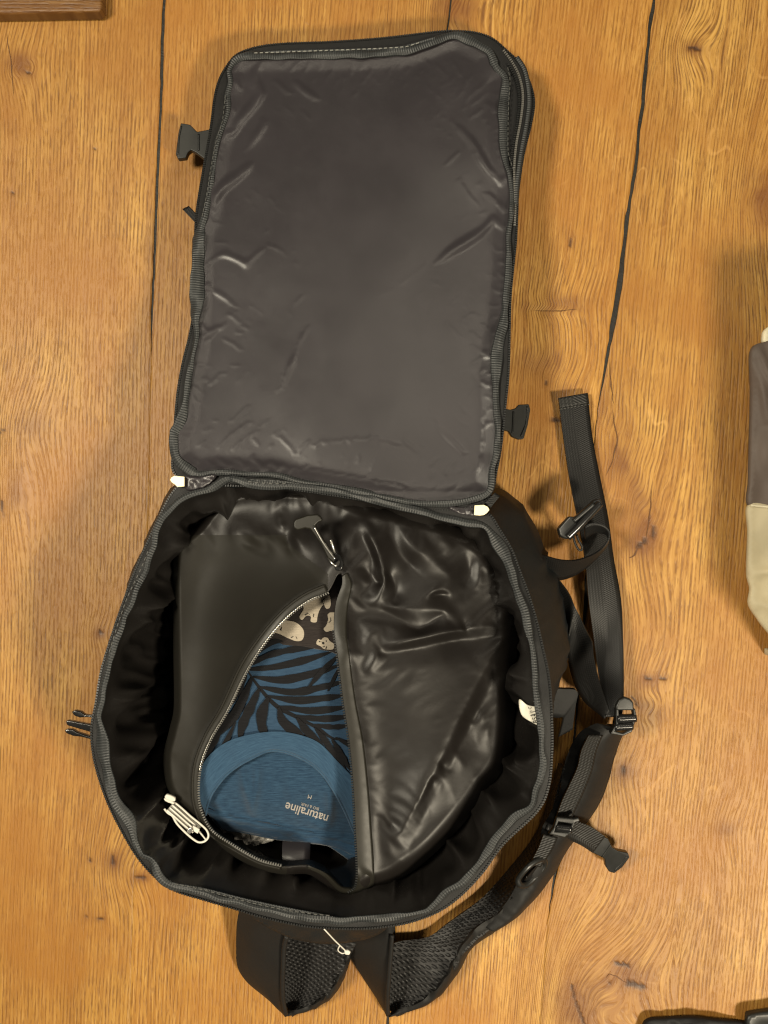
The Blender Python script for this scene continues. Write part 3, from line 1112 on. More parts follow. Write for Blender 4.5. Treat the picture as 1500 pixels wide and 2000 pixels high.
BODY_ZIP = [(450, 948), (400, 942), (358, 945), (335, 965), (312, 1008), (288, 1060), (262, 1120), (236, 1190), (216, 1250), (198, 1310), (188, 1370), (179, 1420), (182, 1470), (194, 1520),
            (213, 1572), (238, 1622), (268, 1672), (303, 1712), (340, 1738), (400, 1757), (465, 1776), (508, 1789), (573, 1804), (625, 1811), (703, 1813), (768, 1807), (812, 1797),
            (857, 1779), (898, 1750), (942, 1704), (983, 1648), (1050, 1583), (1072, 1533), (1078, 1467), (1078, 1417), (1075, 1350), (1069, 1305), (1061, 1270), (1049, 1217),
            (1033, 1163), (1015, 1115), (999, 1073), (975, 1033), (957, 1006), (930, 996), (867, 995), (817, 992), (750, 982), (690, 968), (633, 958), (583, 952), (527, 951)]


def z_lid(py):
    return 0.036 + 0.080 * np.clip((np.asarray(py, float) - 60) / 900, 0, 1)


def z_rim(px, py):
    return 0.118 + 0.040 * smooth(py, 960, 1420)


def with_z(pts, zf):
    a = np.array(pts, float)
    return np.column_stack([a, zf(a[:, 0], a[:, 1])])


LID_SWEEPS, POUCH_SWEEPS = 700, 700
bag = thing('backpack', 'open black travel backpack with its grey lined lid folded back', 'backpack', tuple(P(640, 1400, 0)))

# ---- lid
lb = spline(LID_BIND, 5, True)
lz = spline(LID_ZIP, 5, True)
zl = lambda x, y: z_lid(y)


def z_lining_base(X, Y):
    d, _, _ = polydist(X, Y, np.concatenate([lb, lb[:1]]))
    z = z_lid(Y) + 0.0015
    z = z - 0.0022 * smooth(d, 0, 34) + 0.003 * np.clip(np.sin(np.pi * np.clip((X - 380) / 600, 0, 1)) * np.sin(np.pi * np.clip((Y - 90) / 850, 0, 1)), 0, 1)
    z += 0.0020 * vn(X / 190, Y / 210, 1) + 0.0004 * vn(X / 80, Y / 100, 2)
    return z, d


def lid_folds(X, Y):
    rd = [  # creases: points, height, reach
        ([(416, 396), (438, 358), (460, 332), (494, 304)], .0034, 9), ([(428, 402), (452, 366), (474, 342), (500, 318)], -.0022, 9),
        ([(452, 245), (478, 205), (494, 165), (502, 122)], .0044, 14), ([(470, 262), (492, 222), (508, 180), (512, 130)], -.0026, 14),
        ([(440, 262), (455, 263), (468, 245), (476, 236)], .0022, 8), ([(480, 300), (508, 252), (516, 215)], .0026, 10), ([(492, 306), (520, 262), (530, 222)], -.0016, 10),
        ([(478, 345), (515, 332), (545, 302), (572, 292)], -.0012, 10), ([(545, 190), (590, 190), (622, 202), (645, 220)], -.0012, 10), ([(545, 182), (590, 180), (630, 192)], .0009, 10),
        ([(404, 522), (430, 498), (470, 508), (480, 515), (520, 482), (548, 490), (574, 506)], .0020, 6), ([(408, 532), (432, 510), (470, 520), (482, 528), (520, 496), (548, 503)], -.0013, 6),
        ([(520, 482), (523, 462), (520, 440)], .0012, 6), ([(574, 506), (576, 480), (578, 458)], .0012, 6), ([(574, 506), (590, 530)], .0008, 8), ([(408, 482), (426, 472), (446, 478), (470, 494)], .0015, 6),
        ([(400, 550), (425, 572), (448, 590), (456, 628)], .0014, 8), ([(402, 430), (430, 436), (458, 430)], .0012, 8), ([(398, 640), (420, 646), (440, 640)], .0008, 10),
        ([(562, 618), (574, 596), (590, 578), (606, 570)], .0010, 6), ([(548, 782), (558, 740), (572, 700), (590, 660), (606, 626)], .0026, 14), ([(568, 772), (584, 720), (610, 660)], -.0012, 14),
        ([(890, 880), (868, 850), (852, 815), (846, 790)], .0012, 8), ([(555, 878), (620, 866), (660, 862), (735, 856), (800, 866), (850, 880)], .0016, 10), ([(600, 884), (690, 878), (780, 884)], -.0010, 10),
        ([(372, 905), (500, 906), (640, 922), (800, 950), (930, 958)], .0020, 8),
        ([(812, 158), (860, 190), (905, 245)], -.0016, 10), ([(900, 240), (930, 290), (955, 335), (978, 376)], .0022, 10), ([(915, 238), (945, 290), (968, 335)], -.0012, 10),
        ([(892, 340), (904, 364), (922, 390), (938, 410)], .0018, 6), ([(938, 410), (956, 440), (972, 470)], .0012, 8), ([(858, 502), (900, 478), (940, 456), (954, 454)], .0022, 7), ([(954, 454), (958, 470), (960, 490)], .0014, 6),
        ([(866, 514), (905, 490), (944, 468)], -.0014, 7), ([(955, 372), (968, 395), (980, 402), (984, 432)], .0018, 6), ([(960, 410), (974, 440), (984, 452)], .0014, 6),
        ([(936, 905), (944, 860), (946, 795)], .0024, 8), ([(926, 935), (936, 912), (940, 890)], .0016, 6), ([(690, 600), (760, 565), (840, 520)], .0012, 40), ([(680, 205), (760, 165), (850, 150)], -.0012, 40),
        ([(385, 782), (440, 765), (560, 792)], -.0010, 18), ([(700, 420), (716, 520), (690, 620)], .0013, 40), ([(790, 640), (830, 700), (820, 780)], -.0012, 40), ([(500, 380), (560, 420), (640, 430)], .0010, 40),
        ([(930, 640), (938, 700), (936, 770)], .0014, 14), ([(640, 310), (700, 350), (790, 340)], -.0009, 40)]
    return crease_field('lid', X, Y, rd, res=2.5)


_LS = 4.0
_gx, _gy = np.meshgrid(np.arange(325, 1030, _LS), np.arange(50, 1000, _LS))
_fx, _fy = _gx.ravel(), _gy.ravel()
_base, _dist = z_lining_base(_fx, _fy)
_ins = inpoly(_fx, _fy, lb) & (_dist > 7)
_edge = np.exp(-_dist / 75.0)
_sl = (0.0010 + 0.013 * _edge * (0.55 + 0.45 * vn(_fx / 60, _fy / 60, 7))) * _ins
_z0 = lid_folds(_fx, _fy) * 1.1 + 0.00015 * vn(_fx / 7, _fy / 7, 9)
_shape = _gx.shape
_lidh = relax_cloth((_z0 * _ins).reshape(_shape) * 1000, ~_ins.reshape(_shape), np.where(_ins, -1.2 * smooth(_dist, 0, 40), -9).reshape(_shape), _sl.reshape(_shape), _sl.reshape(_shape), _LS * S * 1000 * 0.92, LID_SWEEPS, 0.35, 0.0010, follow=0.45)


def z_lining(X, Y):
    z, _ = z_lining_base(X, Y)
    return z + sample(_lidh, 325, 50, _LS, X, Y) * 0.001


obj('lid_lining', fill('lid_lining', lb, z_lining, 3.0), M['lining'], bag)
n_l = len(lz)
lzw = P_arr(lz[:, 0], lz[:, 1], z_lid(lz[:, 1]))
lbw = P_arr(lb[:, 0], lb[:, 1], z_lid(lb[:, 1]) + 0.003)
t_, s_, u_ = frames(lzw, True)
cen = lzw.mean(0)
if ((lzw - cen) * s_).sum(1).mean() < 0:
    s_ = -s_
tape_in = spline(LID_BIND, n=n_l + 1, closed=True)
# pair each zip point with the nearest point of the binding
dd = ((lz[:, None, :2] - lb[None, :, :2])**2).sum(2).argmin(1)
tin = P_arr(lb[dd, 0], lb[dd, 1], z_lid(lb[dd, 1]) - 0.001)
mid = (lzw + tin) / 2
mid[:, 2] += 0.0008
lt = obj('lid_zip_tape', loft('lid_zip_tape', [lzw + s_ * 0.001, lzw, mid, tin], True), M['tape'], bag)
teeth('zip_teeth', lzw, M['teeth'], lt, closed=True)
z2 = to_world(with_z(spline(LID_ZIP2, 4), lambda x, y: z_lid(y) + 0.0012))
teeth('zip_teeth', z2, M['teeth_lit'], lt, pitch=0.0022, hw=0.0012)
z3 = to_world(with_z(spline([(p[0] - 7, p[1] + 6) for p in LID_ZIP2[1:-2]], 4), lambda x, y: z_lid(y) + 0.0016))
teeth('zip_teeth', z3, M['teeth'], lt, pitch=0.0022, hw=0.0012)
piping = to_world(with_z(spline([(1010, 112), (1026, 140), (1034, 190), (1030, 235), (1018, 300), (1010, 360), (1008, 400)], 4), lambda x, y: z_lid(y) + 0.0015))
obj('piping', sweep('piping', piping, ell(0.0022, 0.0016, 8)), M['binding'], lt)
sh = [lzw + s_ * 0.001]
for out, frac in ((0.0015, 0.25), (0.0020, 0.6), (0.0, 1.0)):
    q = lzw + s_ * out
    zb = np.maximum(0.002, z_lid(lz[:, 1]) - 0.045)
    q[:, 2] = lzw[:, 2] * (1 - frac) + zb * frac
    sh.append(q)
obj('lid_shell', loft('lid_shell', sh, True, True), M['shell'], bag)
wob = 1 + 0.22 * vn(np.arange(len(lb)) / 6.0, np.arange(len(lb)) * 0, 8)
wob = wob * (1 + 1.3 * (smooth(lb[:, 1], 435, 470) * (1 - smooth(lb[:, 1], 600, 640)) * (lb[:, 0] < 420)) + 0.7 * (smooth(lb[:, 1], 150, 190) * (1 - smooth(lb[:, 1], 280, 320)) * (lb[:, 0] > 940)) + 0.5 * (lb[:, 1] < 125)
             + 0.8 * (smooth(lb[:, 1], 600, 640) * (1 - smooth(lb[:, 1], 720, 760)) * (lb[:, 0] > 940)) + 0.6 * (smooth(lb[:, 1], 780, 820) * (lb[:, 0] < 380)))
lbw2 = lbw.copy()
lbw2[:, 2] += 0.0012 * vn(np.arange(len(lb)) / 5.0, np.arange(len(lb)) * 0, 9)
tl = 0.5 * vn(np.arange(len(lb)) / 9.0, np.arange(len(lb)) * 0, 10)
lbn = obj('lid_binding', sweep('lid_binding', lbw2, ell(0.0027, 0.0014, 10), True, wob, tl), M['binding'], bag)
st = to_world(with_z(spline([(500, 104), (560, 102), (640, 99), (720, 96), (790, 92), (815, 85)], 5), lambda x, y: z_lid(y) + 0.0058))
obj('binding_flap', band('binding_flap', [(480, 103, .0425), (560, 98, .0425), (700, 95, .0425), (780, 90, .0425), (850, 72, .0425)], [(480, 112, .0415), (560, 112, .0415), (700, 112, .0415), (785, 107, .0415), (852, 82, .0415)], 0.001), M['binding'], lbn)
stitches('stitching', st, M['thread'], lbn)
st = to_world(with_z(spline([(992, 135), (996, 160), (993, 210), (992, 260), (993, 300), (1002, 330)], 5), lambda x, y: z_lid(y) + 0.0048))
stitches('stitching', st, M['thread_dark'], lbn)
st = to_world(with_z(spline([(440, 190), (434, 240), (424, 270), (412, 330), (404, 380), (396, 420)], 5), lambda x, y: z_lid(y) + 0.0056))
stitches('stitching', st, M['thread_dark'], lbn)

# ---- body: outer shell, rim zip, binding, lining
bb = spline(BODY_BIND, 5, True)
bz = spline(BODY_ZIP, 5, True)
bzw = P_arr(bz[:, 0], bz[:, 1], z_rim(bz[:, 0], bz[:, 1]) - 0.002)
bbw = P_arr(bb[:, 0], bb[:, 1], z_rim(bb[:, 0], bb[:, 1]) + 0.002)
bbw[:, 2] += 0.002 * vn(np.arange(len(bb)) / 9.0, np.arange(len(bb)) * 0, 12)
bbw[:, 0] += 0.0011 * vn(np.arange(len(bb)) / 6.0, np.arange(len(bb)) * 0, 16)
bbw[:, 1] += 0.0009 * vn(np.arange(len(bb)) / 7.0, np.arange(len(bb)) * 0, 17)


def outward(w):
    t, s, u = frames(w, True)
    s = s.copy()
    s[:, 2] = 0
    s /= np.linalg.norm(s, axis=1)[:, None] + 1e-9
    ar = np.sum(w[:, 0] * np.roll(w[:, 1], -1) - np.roll(w[:, 0], -1) * w[:, 1])
    return s if ar > 0 else -s


so = outward(bzw)
k_ = 13
so = np.stack([np.convolve(np.concatenate([so[-k_:, c], so[:, c], so[:k_, c]]), np.ones(2 * k_ + 1) / (2 * k_ + 1), 'valid') for c in range(3)], 1)
so /= np.linalg.norm(so, axis=1)[:, None]
# how far the wall stands out half-way down and at the base, along the rim
X_, Y_ = bz[:, 0], bz[:, 1]
right = smooth(X_, 900, 985) * (1 - smooth(Y_, 1290, 1430))
left = 1 - smooth(X_, 300, 420)
hinge = (1 - smooth(Y_, 985, 1010)) * smooth(X_, 380, 450) * (1 - smooth(X_, 880, 930))
rings = [bzw + so * 0.001]
for fr in (0.06, 0.12, 0.2, 0.28, 0.36, 0.45, 0.54, 0.63, 0.72, 0.81, 0.9, 0.985):
    o_r, o_l, o_b = (float(np.interp(fr, (0, 0.12, 0.35, 0.62, 0.86, 0.985), v)) for v in ((0.001, 0.010, 0.027, 0.038, 0.040, 0.032), (0.001, 0.004, 0.011, 0.008, 0.0, -0.012), (0.001, 0.003, 0.004, 0.002, -0.006, -0.014)))
    off = o_b + (o_r - o_b) * right + (o_l - o_b) * left
    off = off * (1 - hinge) - 0.02 * fr * hinge
    q = bzw + so * off[:, None]
    q[:, 2] = np.maximum(bzw[:, 2] * (1 - fr), 0.002)
    ii = np.arange(len(q))
    q += so * ((0.0016 * vn(ii / 9.0 + fr * 1.5, ii * 0 + fr * 3, 21) + 0.0022 * (1 - 2 * np.abs(vn(ii / 6.0 - fr * 1.2, ii * 0 + fr * 2, 22)))) * np.minimum(1, fr * (1 - fr) * 4))[:, None]
    rings.append(q)
obj('body_shell', loft('body_shell', rings, True, True), M['shell'], bag)
dd = ((bz[:, None, :2] - bb[None, :, :2])**2).sum(2).argmin(1)
tin = bbw[dd].copy()
tin[:, 2] -= 0.0035
mid = (bzw + tin) / 2
mid[:, 2] += 0.001
bt = obj('body_zip_tape', loft('body_zip_tape', [bzw + so * 0.001, bzw, mid, tin], True), M['tape'], bag)
front = [i for i in range(len(bz)) if not (bz[i, 1] < 1000 and 370 < bz[i, 0] < 940)]
fz = bzw[front]
brk = int(np.argmax(np.linalg.norm(np.diff(fz, axis=0), axis=1)))
if np.linalg.norm(fz[brk + 1] - fz[brk]) > 0.02:
    fz = np.concatenate([fz[brk + 1:], fz[:brk + 1]])
teeth('zip_teeth', fz, M['teeth'], bt)
ii = np.arange(len(bb))
bw = 1 + 0.30 * vn(ii / 8.0, ii * 0, 14)
bw = bw * (1 + 0.9 * (smooth(bb[:, 1], 1400, 1450) * (1 - smooth(bb[:, 1], 1590, 1640)) * (bb[:, 0] < 300)) + 0.7 * (smooth(bb[:, 1], 1030, 1060) * (1 - smooth(bb[:, 1], 1110, 1150)) * (bb[:, 0] > 900)))
btl = 0.7 * vn(ii / 10.0, ii * 0, 15)
bbn = obj('body_binding', sweep('body_binding', bbw, ell(0.0029, 0.0015, 10), True, bw, btl), M['binding'], bag)
st = to_world(with_z(spline([(345, 1726), (400, 1738), (470, 1757), (540, 1773), (600, 1783), (640, 1787)], 5), lambda x, y: z_rim(x, y) + 0.0045))
stitches('stitching', st, M['thread_dark'], bbn)
st = to_world(with_z(spline([(488, 941), (520, 944), (555, 944)], 5), lambda x, y: z_rim(x, y) + 0.0060))
stitches('stitching', st, M['thread_dark'], bbn)
st = to_world(with_z(spline([(288, 1080), (275, 1112), (250, 1165), (232, 1215), (215, 1270)], 5), lambda x, y: z_rim(x, y) + 0.0048))
stitches('stitching', st, M['thread_dark'], bbn)
# wide binding seen flat along the foot edge and at the hinge
obj('binding_flap', band('binding_flap', [(330, 1738, .156), (400, 1752, .156), (480, 1773, .156), (560, 1793, .156), (640, 1806, .156)],
                         [(335, 1724, .1605), (400, 1736, .1605), (480, 1756, .1605), (560, 1773, .1605), (640, 1788, .1605)], 0.001), M['binding'], bbn)
obj('binding_flap', band('binding_flap', [(455, 932, .121), (490, 936, .121), (540, 938, .121), (590, 945, .121)], [(455, 940, .120), (490, 952, .119), (540, 956, .119), (590, 953, .119)], 0.001), M['binding'], bbn)

si = -outward(bbw)
si = np.stack([np.convolve(np.concatenate([si[-k_:, c], si[:, c], si[:k_, c]]), np.ones(2 * k_ + 1) / (2 * k_ + 1), 'valid') for c in range(3)], 1)
si /= np.linalg.norm(si, axis=1)[:, None]
bx, by = bb[:, 0], bb[:, 1]
h_in = (1 - smooth(by, 985, 1030)) * smooth(bx, 330, 420)
rings = []
NV = 28
for j in range(NV + 1):
    f = j / NV
    inn = 0.001 + 0.005 * smooth(f, 0, 0.25) + 0.012 * f
    inn = inn + h_in * (0.040 * smooth(f, 0.05, 0.8))
    q = bbw + si * np.reshape(inn, (-1, 1))
    q[:, 2] = (bbw[:, 2] - 0.001) * (1 - f) + 0.006 * f
    amp = 0.0085 * smooth(f, 0.02, 0.25)
    wv = vn(ii / 17.0 + f * 1.3, f * 1.8 + ii * 0, 31) + 0.35 * vn(ii / 8.0 - f * 2, f * 2.6 + ii * 0, 32)
    wv = 0.6 * wv + 1.0 * (1 - 2 * np.abs(vn(ii / 13.0 + 1.2 * f, f * 1.6 + ii * 0, 33))) + 0.45 * (1 - 2 * np.abs(vn(ii / 6.0 - 2.0 * f, f * 3.0 + ii * 0, 34)))
    q += si * (amp * wv)[:, None]
    rings.append(q)
ctr = rings[-1].mean(0)
for f in (0.7, 0.35, 0.02):
    q = ctr + (rings[NV] - ctr) * f
    q[:, 2] = 0.006 + 0.002 * vn(ii / 8.0, ii * 0 + f * 5, 35)
    rings.append(q)
obj('body_lining', loft('body_lining', rings, True), M['inner'], bag)

# hinge gussets and cream zip ends
for pts, ang in (([(360, 931), (395, 931), (422, 927), (405, 948), (378, 958), (361, 955)], 0), ([(874, 989), (905, 991), (926, 987), (927, 1006), (905, 1005), (885, 998)], 0)):
    pp = np.array(pts, float)
    zf = lambda x, y: 0.1185 + 0.0015 * vn(x / 9, y / 7, 3)
    obj('hinge_gusset', fill('hinge_gusset', spline(pts, 4, True), zf, 4, skirt=[(0.0005, -0.004, False)]), M['lining'], bag)
for pts, lab in (([(360, 931), (360, 950), (346, 951), (341, 946), (335, 942), (332, 937), (335, 932), (341, 929), (348, 930)], 'left'),
                 ([(927, 987), (945, 986), (953, 990), (956, 996), (951, 1002), (945, 1006), (937, 1007), (926, 1006)], 'right')):
    plate('zip_end_stop', pts, 0.1235, 0.0016, M['cream'], bag, 0.0004)

# side release buckle halves
bk = plate('side_buckle', [(353, 240), (371, 243), (379, 251), (385, 257), (416, 251), (416, 316), (400, 311), (383, 298), (373, 293), (367, 298), (363, 308), (347, 310), (343, 300), (348, 260)],
      0.030, 0.008, M['plastic_grey'], bag, 0.0009)
for q in [[(354, 246, .0302), (349, 272, .0302), (348, 303, .0302)], [(388, 262, .0302), (388, 294, .0302)]]:
    obj('moulded_rib', tube('moulded_rib', q, 0.0009), M['plastic'], bk)
bk = plate('side_buckle', [(975, 795), (997, 800), (1007, 797), (1013, 790), (1033, 789), (1036, 800), (1031, 830), (1023, 857), (1013, 858), (999, 852), (993, 842), (975, 837)],
      0.060, 0.008, M['plastic_grey'], bag, 0.0009)
for q in [[(1030, 794, .0602), (1028, 826, .0602), (1018, 852, .0602)], [(1003, 804, .0602), (1001, 846, .0602)]]:
    obj('moulded_rib', tube('moulded_rib', q, 0.0009), M['plastic'], bk)
pb = plate('side_prong', [(128, 1409), (133, 1407), (185, 1417), (185, 1431), (176, 1430), (131, 1417)], 0.060, 0.006, M['gloss'], bag, 0.001)
for pts in ([(139, 1391), (146, 1387), (158, 1390), (165, 1396), (185, 1397), (185, 1402), (166, 1401), (155, 1402), (145, 1398)], [(125, 1427), (131, 1424), (142, 1425), (150, 1430), (180, 1440), (180, 1445), (155, 1439), (143, 1438), (130, 1433)]):
    plate('prong', pts, 0.060, 0.006, M['gloss'], pb, 0.0012)
obj('pull_tab', band('pull_tab', [(356, 408, .034), (386, 440, .036)], [(369, 402, .034), (393, 428, .036)], 0.0016), M['webbing'], bag)
obj('pull_tab', band('pull_tab', [(967, 962, .118), (948, 982, .120)], [(977, 969, .118), (958, 992, .120)], 0.003), M['webbing'], bag)

# ---- webbing straps on the side of the body
AZ = lambda pts: pts
st_A = obj('adjuster_strap', band('adjuster_strap',
    [(1091, 777, .012), (1100, 850, .012), (1112, 930, .014), (1128, 1010, .020), (1143, 1090, .026), (1150, 1170, .024), (1160, 1250, .018), (1168, 1310, .022), (1178, 1370, .040), (1184, 1400, .046)],
    [(1148, 767, .008), (1157, 850, .008), (1172, 930, .008), (1188, 1010, .012), (1199, 1090, .016), (1213, 1170, .018), (1217, 1250, .024), (1218, 1310, .030), (1218, 1370, .044), (1215, 1400, .048)], 0.0018, 4), M['webbing'], bag)
obj('strap_hem', band('strap_hem', [(1091, 777, .0132), (1094, 797, .0132)], [(1148, 767, .0094), (1151, 788, .0094)], 0.001), M['webbing_grey'], st_A)
stitches('stitching', to_world(spline([(1096, 799, .0142), (1150, 790, .0104)], 4)), M['thread_dark'], st_A, 0.002, 0.001)
obj('loop_strap', band('loop_strap',
    [(1040, 1078, .075), (1085, 1093, .070), (1120, 1096, .062), (1150, 1088, .052), (1172, 1076, .046), (1188, 1058, .046), (1191, 1040, .048), (1180, 1026, .050), (1160, 1021, .050), (1140, 1026, .048)],
    [(1065, 1130, .050), (1092, 1134, .046), (1120, 1126, .042), (1145, 1110, .038), (1165, 1092, .036), (1185, 1068, .034), (1190, 1050, .034), (1178, 1040, .036), (1160, 1040, .036), (1142, 1050, .034)], 0.0016, 4), M['webbing'], bag)
obj('lower_strap', band('lower_strap',
    [(1088, 1130, .060), (1110, 1160, .058), (1130, 1200, .056), (1146, 1235, .056), (1157, 1258, .062), (1160, 1285, .052), (1167, 1320, .046), (1178, 1355, .044), (1190, 1388, .046)],
    [(1085, 1195, .032), (1098, 1225, .034), (1110, 1243, .052), (1109, 1270, .042), (1112, 1305, .034), (1125, 1345, .032), (1142, 1372, .032), (1160, 1388, .036), (1180, 1404, .044)], 0.0016, 4), M['webbing'], bag)
# strap keeper on the adjuster strap
kp = plate('strap_keeper', [(1099, 1022, .050), (1112, 1008, .052), (1124, 1010, .052), (1160, 977, .052), (1172, 973, .052), (1178, 982, .052), (1172, 992, .052), (1112, 1053, .052), (1101, 1053, .050), (1093, 1046, .050), (1090, 1032, .050)],
           0.05, 0.010, M['plastic'], bag, 0.002)
obj('bar', tube('bar', [(1108, 1050, .052), (1135, 1023, .053), (1172, 983, .053)], 0.0036, 4), M['gloss'], kp)
obj('bar', tube('bar', [(1120, 1018, .054), (1140, 1001, .054), (1160, 984, .054)], 0.0022, 4), M['plastic'], kp)
obj('cord', tube('cord', [(1119, 1046, .045), (1123, 1060, .044), (1129, 1072, .043), (1135, 1075, .043), (1137, 1068, .043), (1130, 1055, .044), (1126, 1044, .045)], 0.0011, 3), M['webbing_grey'], kp)
# side handle behind the rim
obj('side_handle', band('side_handle', [(1010, 1345, .06), (1070, 1345, .054), (1100, 1346, .052), (1127, 1350, .050), (1124, 1380, .046), (1118, 1425, .040)],
                        [(1010, 1400, .055), (1070, 1400, .047), (1090, 1402, .045), (1100, 1400, .045), (1100, 1405, .042), (1090, 1440, .036)], 0.004), M['tape'], bag)

# ---- shoulder straps: the long one lies along the right side, both loop out at the foot
def rf(t, f):
    return 0.0030 * vn(t * 17, t * 0 + f * 1.2, 43) * (f < 0.45) * math.cos(math.pi * min(f, 0.5)) + 0.0016 * vn(t * 20, t * 0 + f * 1.5, 41) * (0.2 + 0.8 * abs(f - 0.5) * 2) + 0.0005 * vn(t * 50, t * 0 + f * 4, 42)


long_s = obj('shoulder_strap', band('shoulder_strap',
    [(1165, 1412, .038), (1128, 1436, .040), (1108, 1480, .040), (1098, 1520, .040), (1084, 1570, .040), (1062, 1615, .040), (1046, 1660, .038), (1022, 1705, .036), (994, 1755, .032), (966, 1788, .028), (940, 1806, .024)],
    [(1226, 1420, .022), (1210, 1450, .018), (1194, 1505, .014), (1181, 1548, .012), (1160, 1588, .010), (1138, 1620, .008), (1110, 1660, .008), (1078, 1714, .008), (1048, 1754, .008), (1014, 1788, .008), (980, 1810, .008)], 0.006, 4, 10, 0.013, rf), M['strap'], bag)
obj('mesh_padding', band('mesh_padding',
    [(1090, 1490, .012), (1062, 1590, .012), (1038, 1640, .010), (990, 1700, .010), (940, 1755, .010), (880, 1800, .010), (835, 1830, .010), (775, 1840, .012), (758, 1860, .012), (755, 1920, .008), (752, 1976, .004)],
    [(1100, 1500, .038), (1076, 1590, .038), (1052, 1650, .036), (1006, 1742, .032), (982, 1800, .026), (945, 1822, .026), (912, 1852, .028), (892, 1885, .028), (866, 1925, .024), (830, 1958, .018), (770, 1981, .008)], 0.004, 4, 8, -0.004, lambda t, f: 0.0014 * vn(t * 40, t * 0 + f * 3, 44) * f), M['airmesh'], long_s)
obj('strap_edge', band('strap_edge',
    [(1000, 1755, .034), (968, 1790, .030), (930, 1815, .029), (905, 1845, .031), (885, 1885, .031), (858, 1925, .027), (822, 1957, .021), (764, 1978, .012)],
    [(1020, 1775, .012), (985, 1805, .010), (955, 1828, .010), (922, 1852, .010), (900, 1892, .010), (872, 1932, .010), (830, 1966, .010), (758, 1986, .006)], 0.003, 4, 6, 0.004, rf), M['strap'], long_s)
obj('strap_wall', band('strap_wall',
    [(640, 1720, .075), (640, 1780, .05), (655, 1815, .035), (678, 1860, .020), (710, 1912, .012), (735, 1950, .008), (753, 1980, .005)],
    [(775, 1735, .09), (770, 1790, .072), (766, 1830, .066), (762, 1868, .060), (760, 1905, .052), (757, 1945, .040), (757, 1983, .022)], 0.004, 4, 8, 0.004, lambda t, f: 0.0022 * vn(t * 9 + f * 2, t * 0 + f * 2.5, 45) * math.sin(math.pi * f)), M['strap'], long_s)
short_s = obj('shoulder_strap', band('shoulder_strap',
    [(490, 1700, .07), (472, 1760, .05), (463, 1800, .035), (461, 1850, .020), (464, 1888, .012), (482, 1918, .008), (520, 1950, .006), (553, 1978, .004)],
    [(590, 1735, .105), (575, 1790, .09), (560, 1825, .074), (555, 1850, .066), (553, 1890, .056), (552, 1920, .046), (553, 1952, .034), (558, 1982, .020)], 0.004, 4, 8, 0.005, lambda t, f: 0.0022 * vn(t * 8 + f * 2, t * 0 + f * 2.5, 46) * math.sin(math.pi * f)), M['strap'], bag)
obj('mesh_padding', band('mesh_padding',
    [(556, 1800, .020), (553, 1840, .016), (551, 1880, .012), (550, 1920, .008), (550, 1950, .005), (552, 1974, .003)],
    [(720, 1800, .050), (700, 1835, .044), (682, 1866, .038), (662, 1908, .030), (636, 1945, .022), (566, 1981, .008)], 0.004, 4, 8, -0.006), M['airmesh'], short_s)
obj('strap_edge', band('strap_edge',
    [(684, 1862, .041), (664, 1908, .033), (638, 1944, .025), (600, 1966, .016), (560, 1978, .012)],
    [(686, 1870, .012), (670, 1916, .010), (644, 1953, .008), (602, 1976, .007), (556, 1986, .004)], 0.003, 4, 6, 0.003, rf), M['strap'], short_s)
# seam rolls on the strap edges
obj('seam', tube('seam', [(560, 1828, .076), (555, 1850, .068), (553, 1890, .058), (552, 1920, .048), (553, 1952, .036), (558, 1980, .022)], 0.0022), M['strap'], short_s)
obj('seam', tube('seam', [(766, 1826, .068), (763, 1868, .062), (760, 1905, .054), (757, 1945, .042), (757, 1980, .024)], 0.0020), M['strap'], long_s)
# foot panel under the rim where the straps are sewn on
obj('foot_panel', fill('foot_panel', spline([(470, 1765), (560, 1790), (640, 1800), (760, 1796), (745, 1822), (700, 1838), (640, 1844), (590, 1838), (552, 1826), (500, 1798)], 6, True),
    lambda x, y: 0.125 - 0.00075 * (y - 1790) + 0.003 * vn(x / 26, y / 18, 4), 5, skirt=[(0.0, -0.004, False)]), M['shell'], bag)
# webbing, slider and grip ring on the long strap
obj('strap_webbing', band('strap_webbing',
    [(1150, 1436, .052), (1136, 1466, .053), (1128, 1500, .052), (1112, 1535, .051), (1098, 1565, .051), (1086, 1600, .050)],
    [(1178, 1436, .046), (1166, 1466, .046), (1157, 1505, .045), (1142, 1545, .044), (1128, 1575, .044), (1115, 1603, .044)], 0.0016, 4), M['webbing_grey'], long_s)
obj('strap_webbing', band('strap_webbing', [(1062, 1630, .050), (1052, 1656, .049), (1034, 1690, .046)], [(1090, 1636, .045), (1078, 1662, .044), (1056, 1694, .042)], 0.0016, 4), M['webbing_grey'], long_s)
sl = plate('slider_buckle', [(1087, 1595), (1121, 1599), (1131, 1597), (1133, 1605), (1124, 1607), (1116, 1628), (1103, 1637), (1071, 1630), (1081, 1616)], 0.058, 0.005, M['plastic_grey'], long_s, 0.0012,
           holes=[[(1091, 1606), (1117, 1610), (1110, 1626), (1084, 1624)]])
obj('bar', tube('bar', [(1084, 1615, .055), (1116, 1619, .055)], 0.0040, 4), M['gloss'], sl)
ch = obj('chest_strap', band('chest_strap', [(1118, 1604, .054), (1136, 1608, .050), (1156, 1616, .044), (1182, 1634, .036)], [(1104, 1634, .050), (1116, 1642, .046), (1136, 1652, .042), (1158, 1666, .034)], 0.0024, 3), M['webbing_grey'], long_s)
bk = plate('chest_buckle', [(1175, 1632, .036), (1188, 1638, .034), (1196, 1655, .032), (1207, 1662, .030), (1227, 1666, .026), (1230, 1675, .025), (1216, 1694, .023), (1200, 1706, .022), (1190, 1703, .023), (1183, 1693, .025), (1181, 1678, .028), (1168, 1671, .031), (1150, 1662, .034)],
      0.03, 0.009, M['plastic'], bag, 0.0010)
